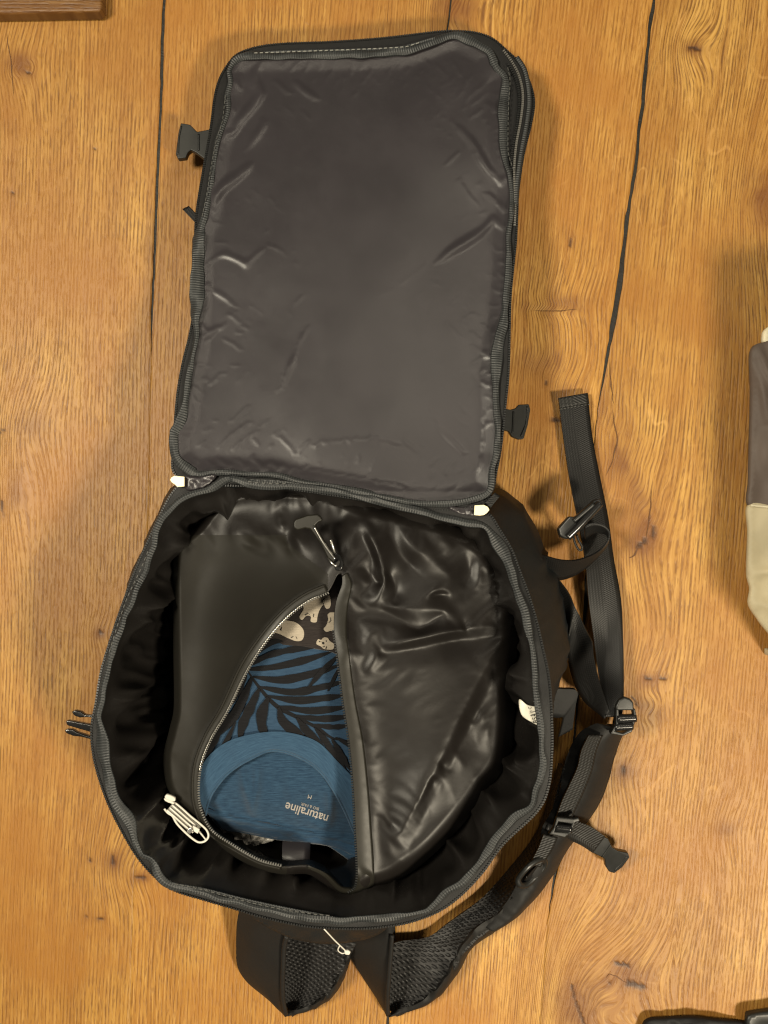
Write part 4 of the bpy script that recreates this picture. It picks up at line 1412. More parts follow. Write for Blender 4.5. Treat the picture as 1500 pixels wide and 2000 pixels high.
for q in ([(1224, 1672, .0262), (1212, 1688, .0238), (1200, 1700, .0225)], [(1193, 1650, .0328), (1176, 1674, .0300)]):
    obj('moulded_rib', tube('moulded_rib', q, 0.0009), M['plastic_grey'], bk)
rg = [(1015, 1728, .046), (1012, 1716, .048), (1030, 1694, .050), (1050, 1680, .046), (1063, 1680, .040), (1062, 1692, .036), (1046, 1712, .036), (1028, 1728, .040)]
obj('grip_ring', sweep('grip_ring', to_world(spline(rg, 4, True)), ell(0.0030, 0.0020, 10), True), M['plastic'], long_s)
obj('grip_patch', band('grip_patch', [(1024, 1720, .042), (1040, 1700, .043), (1056, 1684, .040)], [(1036, 1724, .036), (1050, 1704, .036), (1062, 1690, .034)], 0.001), M['webbing'], long_s)
# ladder lock joining webbing and padded strap
ll = plate('ladder_lock', [(1203, 1379), (1209, 1367), (1220, 1361), (1231, 1365), (1238, 1372), (1239, 1388), (1203, 1388)], 0.056, 0.006, M['plastic_grey'], bag, 0.0018)
plate('frame', [(1203, 1384), (1209, 1384), (1210, 1410), (1202, 1428), (1217, 1432), (1232, 1424), (1238, 1400), (1236, 1384), (1241, 1384), (1244, 1400), (1235, 1430), (1217, 1438), (1192, 1434), (1203, 1414)], 0.054, 0.009, M['plastic'], ll, 0.0014)
obj('bar', tube('bar', [(1205, 1404, .052), (1242, 1402, .052)], 0.0042, 4), M['gloss'], ll)
obj('bar', tube('bar', [(1200, 1420, .052), (1236, 1418, .052)], 0.0036, 4), M['gloss'], ll)
# retail tag fastener
tg = obj('tag_fastener', tube('tag_fastener', [(625, 1806, .15), (640, 1822, .148), (655, 1838, .142), (672, 1854, .136), (678, 1861, .134)], 0.0006), M['white'], bag)
plate('tag_end', [(672, 1857), (680, 1856), (685, 1860), (682, 1866), (674, 1865)], 0.136, 0.003, M['white'], tg, 0.0008)
obj('tag_loop', tube('tag_loop', [(664, 1846, .138), (660, 1856, .136), (668, 1862, .134), (674, 1861, .134)], 0.0005), M['white'], tg)
# care label sewn into the rim
zlab = lambda x, y: 0.1575 - 0.00030 * (1050 - x) + 0.0006 * vn(x / 7, y / 12, 2)
cl = obj('care_label', fill('care_label', spline([(1014, 1366), (1030, 1377), (1052, 1385), (1055, 1416), (1036, 1409), (1018, 1395)], 3, True), zlab, 3, skirt=[(0, -0.0004, False)]), M['label'], bag)
obj('lettering', text_mesh('lettering', "8541", (1050, 1412), (-0.15, -1.0), 13, zlab, 0.0007), M['print_black'], cl)
obj('lettering', text_mesh('lettering', "e in C", (1040, 1399), (-0.15, -1.0), 8, zlab, 0.0007), M['print_black'], cl)

# ------------------------------------------------------------------ pouch inside the backpack
pouch = thing('zip_pouch', 'black coated zip pouch half unzipped inside the backpack', 'pouch', tuple(P(680, 1400, 0.02)))
HOLE = [(660, 1122), (650, 1142), (640, 1156), (600, 1174), (562, 1203), (522, 1248), (482, 1308), (443, 1388), (412, 1440), (392, 1490), (386, 1540), (391, 1582), (412, 1622), (455, 1652), (505, 1680),
        (550, 1692), (600, 1690), (635, 1704), (662, 1730), (682, 1740), (694, 1733), (698, 1705), (694, 1620), (690, 1540), (682, 1450), (670, 1370), (660, 1290), (652, 1232), (655, 1180), (668, 1142), (668, 1124)]
OUT = [(342, 1085), (347, 1066), (368, 1050), (392, 1028), (415, 998), (445, 972), (485, 960), (530, 960), (620, 964), (690, 974), (770, 990), (860, 1010), (925, 1040), (968, 1080), (990, 1130), (1008, 1180), (1010, 1235),
       (1004, 1290), (1000, 1340), (1000, 1420), (990, 1485), (955, 1540), (900, 1610), (830, 1680), (770, 1722), (735, 1738), (700, 1752), (668, 1752), (630, 1722), (600, 1706), (550, 1706), (500, 1694), (446, 1664),
       (408, 1626), (376, 1594), (346, 1566), (328, 1535), (323, 1480), (334, 1430), (343, 1385), (342, 1250)]
hole = spline(HOLE, 5, True)
outl = spline(OUT, 6, True)


def z_zip(X, Y):
    return 0.126 + 0.010 * smooth(Y, 1100, 1300) + 0.004 * smooth(Y, 1300, 1700) - 0.02 * smooth(X, 560, 360) * 0 - 0.018 * (1 - smooth(X, 380, 560))


def z_pouch_base(X, Y):
    dh, _, _ = polydist(X, Y, np.concatenate([hole, hole[:1]]))
    do, _, _ = polydist(X, Y, np.concatenate([outl, outl[:1]]))
    z = z_zip(X, Y)
    isr = smooth(X, 600, 720)
    z = z - 0.034 * isr * smooth(dh, 110, 400)
    z = z - (1 - isr) * 0.018 * smooth(dh, 0, 180)
    z = z - 0.012 * (1 - smooth(Y, 960, 1080))
    ew = 12 + 22 * isr
    z = z - (0.010 + 0.012 * isr) * np.clip(1 - do / ew, 0, 1) ** 2
    e = smooth(dh, 14, 50)
    return z, e, isr, dh, do


def pouch_folds(X, Y, e):
    rd = [
        ([(995, 1228), (950, 1302), (900, 1398), (847, 1513), (797, 1600), (752, 1673), (744, 1725)], .0105, 34), ([(1000, 1250), (960, 1335), (915, 1425), (870, 1513)], -.0035, 18),
        ([(847, 1520), (830, 1557), (797, 1617), (774, 1677), (771, 1716)], .0060, 10), ([(862, 1530), (846, 1562), (816, 1620), (792, 1680)], -.0030, 10),
        ([(731, 1480), (742, 1540), (750, 1600), (753, 1660)], .0030, 8), ([(742, 1480), (756, 1550), (764, 1610)], -.0022, 10), ([(877, 1460), (895, 1480), (904, 1494), (911, 1515)], .0030, 8), ([(937, 1392), (950, 1420), (958, 1450), (971, 1490)], .0040, 12),
        ([(915, 1400), (930, 1450), (935, 1500)], -.0030, 14), ([(862, 1490), (880, 1530), (884, 1570)], .0022, 12), ([(900, 1560), (925, 1530), (960, 1500)], .0030, 14),
        ([(682, 1000), (684, 1040), (685, 1067), (690, 1090)], .0060, 14), ([(707, 1004), (727, 1050), (741, 1088), (750, 1134), (744, 1155), (738, 1174), (720, 1188)], .0100, 20), ([(692, 1096), (716, 1116), (742, 1140)], -.0070, 12),
        ([(705, 1045), (720, 1070), (735, 1110)], -.0045, 10), ([(716, 1040), (734, 1075), (746, 1120)], .0040, 8), ([(668, 1112), (690, 1140), (720, 1160)], -.0050, 18), ([(760, 1120), (775, 1150), (770, 1180)], -.0050, 18),
        ([(722, 1186), (697, 1194), (671, 1224), (680, 1268), (714, 1322)], .0055, 20), ([(697, 1194), (720, 1230), (743, 1264)], .0050, 12), ([(743, 1264), (800, 1250), (893, 1231), (994, 1221)], .0085, 22), ([(740, 1276), (800, 1268), (893, 1250), (985, 1244)], -.0060, 16),
        ([(743, 1264), (728, 1296), (714, 1326)], .0050, 14), ([(747, 1190), (780, 1210), (817, 1229), (845, 1212), (864, 1200)], -.0060, 14), ([(722, 1186), (755, 1184), (780, 1187), (860, 1193), (900, 1207), (911, 1229)], .0055, 10), ([(905, 1235), (880, 1215), (862, 1205)], -.0030, 8),
        ([(826, 1168), (845, 1157), (863, 1151), (885, 1159)], .0040, 6), ([(842, 1163), (864, 1160), (880, 1164)], -.0050, 5), ([(926, 1070), (936, 1100), (938, 1120), (930, 1148), (906, 1158)], .0055, 12), ([(910, 1080), (918, 1120), (900, 1146)], -.0040, 14),
        ([(986, 1106), (996, 1150), (999, 1190), (995, 1222)], .0060, 18), ([(770, 1006), (800, 1060), (850, 1100), (905, 1150)], .0050, 30), ([(760, 1040), (790, 1090), (830, 1130)], -.0050, 24), ([(820, 1030), (880, 1060), (920, 1080)], .0040, 20),
        ([(572, 1036), (584, 1062), (602, 1096)], .0060, 10), ([(556, 1040), (566, 1072), (580, 1100)], -.0040, 12), ([(545, 1002), (548, 1020), (560, 1040)], .0050, 8), ([(440, 1066), (462, 1034), (500, 1050), (530, 1052), (560, 1066)], .0050, 12), ([(470, 1062), (510, 1072), (560, 1090)], -.0050, 18),
        ([(590, 985), (630, 1000), (640, 1040)], .0040, 14), ([(610, 1104), (560, 1100), (480, 1104), (420, 1140)], -.0040, 34), ([(432, 1235), (422, 1320), (390, 1440)], .0009, 8), ([(360, 1105), (430, 1085), (520, 1085)], .0030, 18),
        ([(668, 1330), (690, 1400), (716, 1460)], .0024, 12), ([(686, 1360), (712, 1440), (726, 1520)], -.0022, 14), ([(500, 1180), (450, 1250), (410, 1340)], .0012, 24)]
    rd = [(p, a * (0.62 if r < 20 else 0.72), 46 if r >= 10 else 16) for p, a, r in rd]
    return crease_field('pouch', X, Y, rd, blur=2)


_PS = 4.0
_px, _py = np.meshgrid(np.arange(330, 1030, _PS), np.arange(945, 1770, _PS))
_qx, _qy = _px.ravel(), _py.ravel()
_b, _e, _r, _dh, _do = z_pouch_base(_qx, _qy)
_in = inpoly(_qx, _qy, outl) & ~inpoly(_qx, _qy, hole) & (_dh > 20) & (_do > 5)
_up = 1 - smooth(_qy, 1150, 1330)
_rr = smooth(_qx, 640, 740)
_rel = np.maximum(_rr, _up * smooth(_qy, 1100, 1050))
_fan = np.clip(_rel * (0.006 + 0.007 * _up + 0.006 * vn(_qx / 70, _qy / 90, 8)), 0.0005, 1) * _in
_pz0 = pouch_folds(_qx, _qy, _e) * (0.25 + 0.75 * _rel) + 0.00012 * vn(_qx / 9, _qy / 9, 9) * _rel
_psh = _px.shape
_pouchh = relax_cloth((_pz0 * _in).reshape(_psh) * 1000, ~_in.reshape(_psh), np.where(_in, -12.0 * smooth(np.minimum(_dh - 16, _do), 0, 60) - 0.3, -30).reshape(_psh), _fan.reshape(_psh), (_fan * (0.45 + 0.55 * _up)).reshape(_psh), _PS * S * 1000 * 0.87, POUCH_SWEEPS, 0.22, 0.0010)


def z_pouch(X, Y):
    X, Y = np.asarray(X, float), np.asarray(Y, float)
    z = z_pouch_base(X, Y)[0]
    return z + sample(_pouchh, 330, 945, _PS, X, Y) * 0.001


pm_ = fill('pouch_body', outl, z_pouch, 3.2, [hole], skirt=[(0.003, -0.006, False), (0.002, -0.02, False), (-0.004, 0.03, True), (-0.01, 0.012, True)], hole_skirt=[(0.0, -0.003, False), (-0.004, -0.012, False), (-0.006, -0.03, False)])
pbody = obj('pouch_body', pm_, M['pouch'], pouch)
pm_.materials.append(M['pouch_matt'])
for p in pm_.polygons:
    c = p.center
    X = c.x / (S * (H - c.z) / H) + 750
    Yp = 1000 - c.y / (S * (H - c.z) / H)
    lim = float(np.interp(Yp, [1060, 1120, 1160, 1400, 1700], [560, 640, 640, 560, 560]))
    if X < lim and Yp > 1045:
        p.material_index = 1
# rubber zip flange: wide on the right edge, narrow on the left
RZ = [(668, 1124), (668, 1142), (656, 1180), (653, 1232), (661, 1290), (671, 1370), (683, 1450), (691, 1540), (695, 1620), (699, 1705), (695, 1732), (683, 1741)]
RO = [(678, 1118), (687, 1142), (680, 1184), (677, 1234), (684, 1290), (695, 1370), (710, 1450), (720, 1540), (726, 1620), (731, 1700), (726, 1733), (692, 1750)]
zfl = lambda x, y: z_pouch(x, y) + 0.0022
obj('zip_flange', band('zip_flange', with_z(spline(RZ, 8), zfl).tolist(), with_z(spline(RO, 8), zfl).tolist(), 0.003, 4, 6, 0.0007), M['rubber'], pouch)
obj('zip_flange', band('zip_flange', with_z(spline([(690, 1738), (664, 1733), (636, 1706), (602, 1690)], 8), zfl).tolist(), with_z(spline([(689, 1748), (661, 1741), (631, 1712), (600, 1696)], 8), zfl).tolist(), 0.002, 4, 6, 0.0004), M['rubber'], pouch)
LZ = [(640, 1156), (600, 1174), (562, 1203), (522, 1248), (482, 1308), (443, 1388), (412, 1440), (392, 1490), (386, 1540), (391, 1582), (412, 1622), (455, 1652), (505, 1680), (548, 1692)]
t2 = spline(LZ, 5)
d2 = np.gradient(t2, axis=0)
d2 /= np.linalg.norm(d2, axis=1)[:, None]
nout = np.stack([d2[:, 1], -d2[:, 0]], 1)
if nout[len(nout) // 2, 0] > 0:
    nout = -nout
obj('zip_flange', band('zip_flange', with_z(t2 - nout * 1, zfl).tolist(), with_z(t2 + nout * np.interp(t2[:, 1], [1156, 1300, 1560, 1690], [13, 13, 9, 4])[:, None], zfl).tolist(), 0.0025, 4, 6, 0.0005), M['rubber'], pouch)
obj('flange_welt', sweep('flange_welt', to_world(with_z(t2 + nout * np.interp(t2[:, 1], [1156, 1300, 1560, 1690], [14, 14, 10, 4.5])[:, None], lambda x, y: z_pouch(x, y) + 0.0016)), ell(0.0012, 0.0012, 8)), M['pouch_matt'], pouch)
lt_ = to_world(with_z(t2 - nout * 2.2, lambda x, y: z_pouch(x, y) + 0.0024))
obj('zip_coil', sweep('zip_coil', to_world(with_z(t2[4:90] - nout[4:90] * 0.4, lambda x, y: z_pouch(x, y) + 0.0030)), ell(0.0005, 0.0005, 8)), M['steel'], pouch)
teeth('zip_teeth', lt_, M['teeth_lit'], pouch, pitch=0.0021, hw=0.0011, h=0.0007, lift=0.0004)
teeth('zip_teeth', to_world(with_z(spline(RZ[3:], 5) - np.array([2.0, 0]), lambda x, y: z_pouch(x, y) + 0.0016)), M['teeth'], pouch, pitch=0.0021, hw=0.0011, h=0.0007, lift=0.0004)
# zip slider and its T shaped rubber pull
zs = float(z_pouch(np.array([655.]), np.array([1105.]))[0]) + 0.006
slid = plate('zip_slider', [(648, 1085), (656, 1078), (664, 1084), (671, 1098), (670, 1110), (663, 1116), (655, 1114), (650, 1100)], zs + 0.004, 0.005, M['gloss'], pouch, 0.0014)
obj('bail', tube('bail', [(641, 1088, zs + .005), (647, 1098, zs + .009), (656, 1105, zs + .009), (661, 1096, zs + .006)], 0.0010, 2), M['steel'], slid)
pl = plate('zip_pull', [(573, 1020), (577, 1014), (600, 1006), (620, 1004), (628, 1010), (630, 1017), (622, 1020), (616, 1026), (636, 1060), (652, 1082), (656, 1094), (650, 1098), (640, 1090), (626, 1062), (606, 1034), (596, 1032), (580, 1036), (573, 1031)], zs + 0.012, 0.006, M['rubber'], pouch, 0.0026)
obj('pull_pin', tube('pull_pin', [(614, 1030, zs + .0135), (634, 1064, zs + .0135), (654, 1092, zs + .0125)], 0.0011, 3), M['steel'], pl)
obj('pull_tongue', tube('pull_tongue', [(646, 1054, zs + .012), (650, 1068, zs + .011), (654, 1080, zs + .008)], 0.0014, 3), M['steel'], pl)
# grab tab inside the mouth
obj('grab_tab', band('grab_tab', [(552, 1640, .088), (551, 1660, .096), (551, 1685, .100), (550, 1712, .094)], [(606, 1640, .088), (606, 1662, .096), (604, 1690, .100), (600, 1718, .094)], 0.002, 4, 4, 0.0015), M['lining'], pouch)
# far inner face of the pouch, deep below the clothes
obj('pouch_base', fill('pouch_base', spline([(400, 1200), (700, 1150), (860, 1300), (800, 1600), (640, 1720), (440, 1620)], 12, True), lambda x, y: 0.02 + 0.004 * vn(x / 50, y / 50, 7), 12), M['pouch'], pouch)

# ------------------------------------------------------------------ clothes inside the pouch
def z_shirt(X, Y):
    z = 0.112 + 0.004 * np.exp(-((X - 560) / 120)**2)
    z = z - 0.030 * smooth(Y, 1520, 1690)
    z = z + 0.0016 * vn(X / 60, Y / 70, 61) + 0.0006 * vn(X / 22, Y / 26, 62)
    z = z - 0.012 * (1 - smooth(Y, 1180, 1290))
    for pts, a, w in (([(470, 1490), (480, 1540), (500, 1600)], .003, 10), ([(505, 1490), (500, 1550), (490, 1590)], .0025, 8), ([(640, 1540), (645, 1580), (640, 1620)], .003, 9),
                      ([(560, 1520), (572, 1580), (570, 1620)], .0018, 12), ([(600, 1600), (630, 1620), (670, 1630)], .002, 10), ([(420, 1560), (450, 1600)], .003, 10), ([(430, 1330), (520, 1290)], .002, 20)):
        z = z + ridge(X, Y, spline(pts, 6), a, w, kind='g')
    return z


shirt = thing('t_shirt', 'blue jersey t-shirt with black palm leaf print in the pouch opening', 't-shirt', tuple(P(560, 1480, 0.08)))
front_poly = [(370, 1520), (395, 1440), (440, 1340), (480, 1270), (530, 1225), (600, 1230), (680, 1255), (700, 1350), (712, 1500), (712, 1545), (690, 1520), (660, 1490), (620, 1452), (565, 1434), (510, 1434), (450, 1448), (408, 1480), (386, 1520)]
obj('shirt_front', fill('shirt_front', spline(front_poly, 6, True), z_shirt, 5, skirt=[(0.0005, -0.002, False), (-0.002, -0.012, False)]), M['shirt_print'], shirt)
inner_poly = [(396, 1560), (410, 1500), (440, 1465), (510, 1446), (570, 1448), (640, 1480), (690, 1540), (712, 1600), (712, 1690), (640, 1652), (600, 1646), (540, 1640), (480, 1628), (435, 1620), (408, 1592)]


def z_back(X, Y):
    fold = polydist(X, Y, [(400, 1576), (440, 1590), (530, 1608), (600, 1622), (720, 1640)])
    cr = crease_field('back', X, Y, [([(470, 1478), (478, 1530), (492, 1600)], .0024, 10), ([(500, 1482), (498, 1540), (490, 1600)], .0020, 8), ([(640, 1530), (646, 1575), (642, 1622)], .0026, 8), ([(560, 1500), (572, 1560), (570, 1615)], .0014, 10), ([(420, 1570), (450, 1596), (500, 1606)], .0018, 8), ([(600, 1600), (640, 1622), (690, 1632)], .0016, 8), ([(530, 1490), (528, 1540)], -.0016, 10), ([(612, 1510), (618, 1560), (612, 1600)], -.0016, 10), ([(450, 1530), (450, 1580)], -.0016, 10)])
    return z_shirt(X, Y) - 0.0050 + cr + 0.004 * smooth(fold[0] * fold[2], -2, 5) + 0.0015 * np.exp(-((fold[0] * fold[2] - 9) / 8)**2)


def inner_sp():
    return spline(inner_poly, 5, True)


obj('shirt_back', fill('shirt_back', inner_sp(), z_back, 4, skirt=[(0.001, -0.002, False), (-0.003, -0.016, False)]), M['shirt'], shirt)
CO = [(378, 1530), (392, 1500), (412, 1472), (450, 1446), (510, 1431), (565, 1431), (620, 1449), (660, 1488), (694, 1524), (712, 1550)]
CI = [(402, 1592), (406, 1570), (421, 1540), (450, 1507), (490, 1482), (532, 1466), (580, 1477), (625, 1507), (662, 1562), (694, 1630)]
zc = lambda x, y: z_shirt(x, y) + 0.0028
col_ = obj('collar', band('collar', with_z(spline(CO, n=40), zc).tolist(), with_z(spline(CI, n=40), zc).tolist(), 0.003, 4, 8, 0.0016), M['collar'], shirt)
obj('collar_seam', sweep('collar_seam', to_world(with_z(spline(CI, 4), lambda x, y: z_shirt(x, y) + 0.0022)), ell(0.0011, 0.0011, 8)), M['collar'], shirt)


def leaf(pts, w, lift=0.0005):
    p = spline(pts, 3)
    n = len(p)
    t = np.linspace(0, 1, n)
    d = np.gradient(p, axis=0)
    d /= np.linalg.norm(d, axis=1)[:, None] + 1e-9
    nn = np.stack([-d[:, 1], d[:, 0]], 1)
    ww = 0.88 * w * np.clip(np.sin(np.pi * np.clip(t * 0.94 + 0.05, 0, 1)), 0.04, 1)**0.75
    ww = ww * (1 + 0.18 * vn(t * 8, t * 0 + pts[0][0], 3))
    out = []
    for k in (-1, 0, 1):
        q = p + nn * (ww * k)[:, None] * 0.5
        out.append(P_arr(q[:, 0], q[:, 1], z_shirt(q[:, 0], q[:, 1]) + lift))
    return out


HA = [(404, 1578), (440, 1592), (530, 1610), (600, 1624), (660, 1634), (712, 1642)]
HB = [(430, 1616), (452, 1622), (530, 1637), (600, 1647), (650, 1656), (712, 1684)]
zh = lambda x, y: z_shirt(x, y) - 0.0016 + 0.0006 * vn(x / 18, y / 14, 68)
obj('hem', band('hem', with_z(spline(HA, n=40), zh).tolist(), with_z(spline(HB, n=40), zh).tolist(), 0.004, 4, 6, 0.0012), M['shirt_hem'], shirt)
LEAVES = [
    ([(480, 1305), (508, 1345), (540, 1379), (580, 1401), (620, 1422), (650, 1442), (690, 1448)], 9),
    ([(484, 1308), (540, 1302), (600, 1288), (650, 1272)], 17), ([(494, 1322), (550, 1328), (610, 1316), (672, 1296)], 18), ([(508, 1342), (570, 1352), (625, 1343), (680, 1328)], 18),
    ([(524, 1360), (580, 1368), (630, 1364), (684, 1356)], 17), ([(546, 1380), (600, 1388), (640, 1386), (690, 1378)], 16), ([(575, 1398), (620, 1404), (660, 1402), (695, 1396)], 15),
    ([(610, 1416), (650, 1420), (690, 1416)], 12), ([(482, 1302), (525, 1280), (575, 1268), (630, 1262)], 15), ([(478, 1300), (510, 1268), (545, 1250), (590, 1246)], 13),
    ([(600, 1345), (630, 1310), (650, 1290), (664, 1275)], 12), ([(640, 1350), (652, 1325), (664, 1300)], 8),
    ([(482, 1310), (470, 1340), (452, 1368), (430, 1395)], 17), ([(492, 1325), (476, 1362), (456, 1400), (424, 1440)], 20), ([(506, 1345), (490, 1380), (474, 1415), (466, 1455)], 21),
    ([(524, 1362), (512, 1392), (512, 1420), (524, 1444)], 24), ([(544, 1382), (552, 1408), (574, 1428), (604, 1448)], 21), ([(580, 1402), (596, 1424), (616, 1446), (640, 1470)], 18),
    ([(615, 1422), (636, 1448), (656, 1480), (680, 1512)], 16), ([(648, 1444), (664, 1470), (684, 1506)], 13), ([(446, 1392), (430, 1424), (414, 1456), (392, 1500)], 16),
    ([(460, 1410), (446, 1440), (432, 1462), (410, 1480)], 10), ([(432, 1392), (412, 1430), (398, 1470)], 11), ([(655, 1440), (676, 1452), (700, 1470)], 9)]
V, F = [], []
for k_i, (pts, w) in enumerate(LEAVES):
    r3 = leaf(pts, w, 0.0005 + 0.00006 * k_i)
    b0, n = len(V), len(r3[0])
    V += list(np.concatenate(r3))
    F += [(b0 + j * n + i, b0 + j * n + i + 1, b0 + (j + 1) * n + i + 1, b0 + (j + 1) * n + i) for j in range(2) for i in range(n - 1)]
V = np.array(V)
obj('leaf_print', new_mesh('leaf_print', V, F, V[:, :2]), M['print_black'], shirt)
zt = lambda x, y: z_back(x, y)
obj('lettering', text_mesh('lettering', "naturaline", (643, 1593), (-0.95, -0.30), 25, zt, 0.0006, 0.012, 0.88), M['print_grey'], shirt)
obj('lettering', text_mesh('lettering', "BIO & FAIR", (624, 1578), (-0.955, -0.295), 8, zt, 0.0006, 0.0, 0.95), M['print_grey'], shirt)
obj('lettering', text_mesh('lettering', "M", (610, 1554), (-0.97, -0.24), 11, zt, 0.0006, 0.0), M['print_grey'], shirt)

z_box = lambda x, y: 0.111 + 0.006 * smooth(x, 520, 640) - 0.010 * (1 - smooth(y, 1140, 1220)) + 0.001 * vn(x / 40, y / 40, 66)
box = thing('printed_shorts', 'folded dark cotton garment with cream polar bear print above the t-shirt', 'garment', tuple(P(600, 1210, 0.1)))
obj('fabric', fill('fabric', spline([(500, 1252), (540, 1205), (590, 1150), (640, 1110), (690, 1110), (690, 1180), (680, 1275), (640, 1270), (590, 1262), (540, 1258)], 6, True), z_box, 5, skirt=[(0.001, -0.002, False), (0, -0.01, False)]), M['dark_cotton'], box)
BEARS = [[(642, 1162), (646, 1176), (644, 1187), (637, 1189), (632, 1181), (624, 1192), (620, 1205), (618, 1215), (607, 1214), (607, 1204), (598, 1203), (590, 1211), (585, 1204), (593, 1190), (592, 1178), (604, 1170), (624, 1166)],
         [(527, 1232), (532, 1222), (541, 1214), (556, 1212), (576, 1215), (590, 1226), (594, 1238), (590, 1250), (578, 1252), (562, 1246), (545, 1238)],
         [(632, 1228), (637, 1222), (641, 1210), (640, 1200), (648, 1196), (658, 1200), (656, 1230), (645, 1232), (637, 1234)],
         [(618, 1254), (622, 1248), (627, 1250), (632, 1245), (640, 1246), (644, 1252), (652, 1258), (650, 1268), (634, 1268), (626, 1262), (619, 1259)]]
for bp in BEARS:
    obj('bear_print', fill('bear_print', spline(bp, 2.5, True), lambda x, y: z_box(x, y) + 0.0006, 4), M['bear'], box)
ln = []
for pts in ([(544, 1224), (549, 1223), (550, 1228), (547, 1231), (551, 1232)], [(568, 1246), (573, 1243)], [(580, 1248), (578, 1243)], [(596, 1202), (602, 1198), (606, 1202)], [(632, 1181), (630, 1174), (634, 1168)], [(612, 1205), (613, 1199)],
            [(642, 1216), (646, 1212), (645, 1206)], [(626, 1252), (628, 1254)], [(630, 1264), (634, 1262)], [(636, 1268), (638, 1262)]):
    r3 = [q for q in (lambda s: [P_arr(s[:, 0] + a, s[:, 1] + a * .6, z_box(s[:, 0], s[:, 1]) + 0.0011) for a in (-.6, .6)])(spline(pts, 2))]
    ln.append(r3)
for (a, b, r) in ((541, 1229, 1.6), (531, 1229, 1.6), (624, 1253, 1.2), (637, 1252, 1.2), (631, 1256, 2.4)):
    t = np.linspace(0, 2 * np.pi, 9)
    ln.append([P_arr(a + r * q * np.cos(t), b + r * q * np.sin(t), z_box(a + r * np.cos(t), b + r * np.sin(t)) + 0.0012) for q in (0.05, 1)])
V, F = [], []
for r3 in ln:
    b0, n = len(V), len(r3[0])
    V += list(np.concatenate(r3))
    F += [(b0 + i, b0 + i + 1, b0 + n + i + 1, b0 + n + i) for i in range(n - 1)]
obj('print_lines', new_mesh('print_lines', V, F), M['print_black'], box)

z_film = lambda x, y: 0.082 + 0.006 * vn(x / 14, y / 9, 71) + 0.003 * vn(x / 6, y / 5, 72)
fl = obj('plastic_film', fill('plastic_film', spline([(430, 1610), (470, 1612), (530, 1625), (538, 1640), (505, 1650), (488, 1654), (468, 1644), (440, 1632)], 4, True), z_film, 3.5, skirt=[(0, -0.003, False)]), M['white_film'])
fl['label'] = 'crumpled white plastic film peeking out below the blue t-shirt hem'
fl['category'] = 'plastic film'

# ------------------------------------------------------------------ folded white cable in the left corner of the backpack
cab = thing('folded_cable', 'small folded white cable with a plug in the left corner of the backpack', 'cable', tuple(P(365, 1600, 0.05)))
zc0 = 0.122
for k, (dx, dy) in enumerate(((0, 0), (-5, 5), (-10, 10))):
    obj('strand', tube('strand', [(336 + dx, 1572 + dy, zc0), (352 + dx, 1586 + dy, zc0 + .002), (370 + dx, 1602 + dy, zc0 + .002), (386 + dx * .9, 1616 + dy, zc0)], 0.0008), M['white'], cab)
obj('loop', tube('loop', [(328, 1566, zc0), (338, 1566, zc0), (352, 1576, zc0), (372, 1594, zc0), (392, 1610, zc0), (404, 1622, zc0), (407, 1634, zc0), (400, 1643, zc0), (388, 1645, zc0), (376, 1638, zc0), (360, 1624, zc0), (345, 1608, zc0), (337, 1594, zc0), (328, 1588, zc0), (321, 1580, zc0 + .002)], 0.0009), M['white'], cab)
obj('loop', tube('loop', [(386, 1620, zc0), (394, 1630, zc0), (402, 1640, zc0)], 0.0007), M['white'], cab)
obj('sheath', band('sheath', [(336, 1570, zc0 - .001), (352, 1583, zc0), (372, 1600, zc0), (392, 1616, zc0 - .001)], [(325, 1584, zc0 - .001), (342, 1598, zc0), (358, 1612, zc0), (372, 1626, zc0 - .001)], 0.0015, 4, 8, 0, lambda t, f: 0.0006 * math.cos(f * 25)), M['sheath'], cab)
plug = plate('plug', [(320, 1557), (325, 1551), (334, 1554), (342, 1558), (342, 1566), (335, 1566), (324, 1562)], zc0 + 0.006, 0.004, M['white'], cab, 0.0012)
plate('plug_rim', [(319, 1560), (323, 1559), (340, 1567), (339, 1572), (322, 1565)], zc0 + 0.004, 0.003, M['white'], plug, 0.0008)
plate('sleeve', [(366, 1619), (373, 1616), (378, 1622), (370, 1630), (364, 1626)], zc0 + 0.003, 0.003, M['steel'], cab, 0.0008)
plate('sleeve', [(376, 1612), (390, 1620), (386, 1629), (378, 1624)], zc0 + 0.0055, 0.002, M['white'], cab, 0.0006)

# ------------------------------------------------------------------ things at the border of the photograph
jk = thing('rain_jacket', 'folded taupe and beige jacket at the right edge of the table', 'jacket', tuple(P(1540, 960, 0)))


def z_j(X, Y):
    z = 0.015 + 0.008 * smooth(X, 1468, 1530) + 0.125 * smooth(X, 1535, 1640) + 0.002 * vn(X / 30, Y / 70, 81)  # heap raised out of view to cast the shadow on its left
    for pts, a, w in (([(1470, 700), (1490, 760), (1500, 830)], .006, 12), ([(1464, 1120), (1490, 1118), (1520, 1112)], .005, 8), ([(1468, 1185), (1490, 1180), (1520, 1200)], .005, 10), ([(1480, 672), (1498, 720), (1520, 760)], .006, 8)):
        z = z + ridge(X, Y, spline(pts, 6), a, w)
    return z


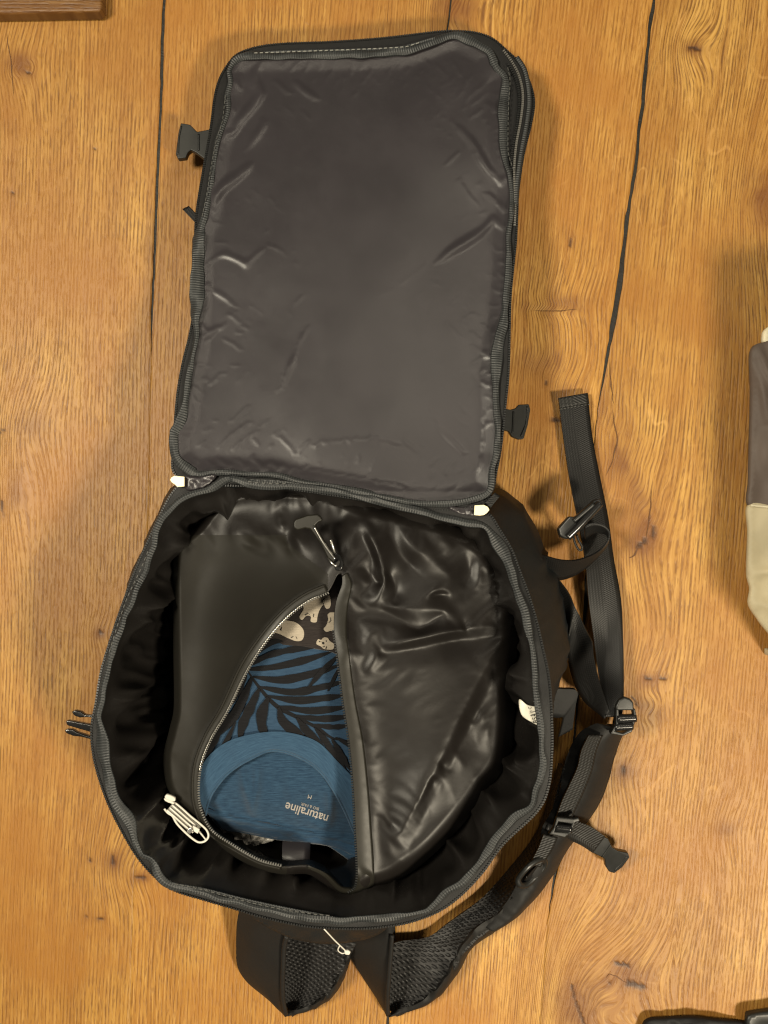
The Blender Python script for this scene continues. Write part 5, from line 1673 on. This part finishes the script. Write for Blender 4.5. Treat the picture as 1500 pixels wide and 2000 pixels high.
sk = [(0.0012, -0.002, False), (0.0012, -0.006, False), (-0.003, 0.0015, True)]
obj('taupe_panel', fill('taupe_panel', spline([(1476, 676), (1469, 696), (1471, 760), (1469, 860), (1467, 940), (1467, 988), (1520, 992), (1900, 992), (1900, 640), (1560, 650), (1500, 668)], 6, True), z_j, 7, skirt=sk), M['taupe'], jk)
obj('beige_panel', fill('beige_panel', spline([(1467, 986), (1466, 1040), (1464, 1122), (1470, 1150), (1467, 1180), (1482, 1206), (1502, 1232), (1556, 1290), (1680, 1330), (1900, 1330), (1900, 990), (1520, 990)], 6, True), lambda x, y: z_j(x, y) + 0.0008, 7, skirt=sk), M['beige'], jk)
obj('hem', fill('hem', spline([(1494, 655), (1496, 646), (1510, 636), (1560, 620), (1680, 610), (1680, 668), (1520, 668), (1495, 668)], 5, True), lambda x, y: 0.013 + 0.002 * vn(x / 20, y / 20, 3), 6, skirt=sk), M['offwhite'], jk)
obj('seam', tube('seam', with_z(np.array([(1466, 987), (1500, 990), (1560, 992)]), lambda x, y: z_j(x, y) + .002).tolist(), 0.0012), M['offwhite'], jk)

bc = obj('black_cloth', fill('black_cloth', spline([(1258, 2012), (1268, 1997), (1300, 1994), (1350, 1992), (1400, 1997), (1448, 2001), (1468, 2012), (1480, 2120), (1300, 2140), (1250, 2060)], 6, True),
                           lambda x, y: 0.012 + 0.004 * vn(x / 40, y / 30, 3) + ridge(x, y, [(1310, 1990), (1340, 2010), (1380, 2000)], .006, 10), 6, skirt=sk), M['blackcloth'])
bc['label'] = 'crumpled black cloth at the bottom edge right of the backpack'
bc['category'] = 'cloth'
bc2 = obj('dark_pouch', fill('dark_pouch', spline([(1461, 1992), (1466, 1985), (1500, 1979), (1600, 1973), (1640, 2100), (1490, 2110), (1462, 2010)], 6, True), lambda x, y: 0.016 + 0.002 * vn(x / 40, y / 30, 5), 6, skirt=sk), M['plastic_grey'])
bc2['label'] = 'charcoal pouch corner in the bottom right corner beside the black cloth'
bc2['category'] = 'pouch'

bd = plate('wooden_board', [(-300, -260), (196, -260), (199, -240), (199, 14), (197, 20), (191, 23), (100, 25), (-300, 31)], 0.018, 0.017, M['board'], None, 0.003)
bd['label'] = 'dark brown wooden board with rounded corner in the top left corner'
bd['category'] = 'board'
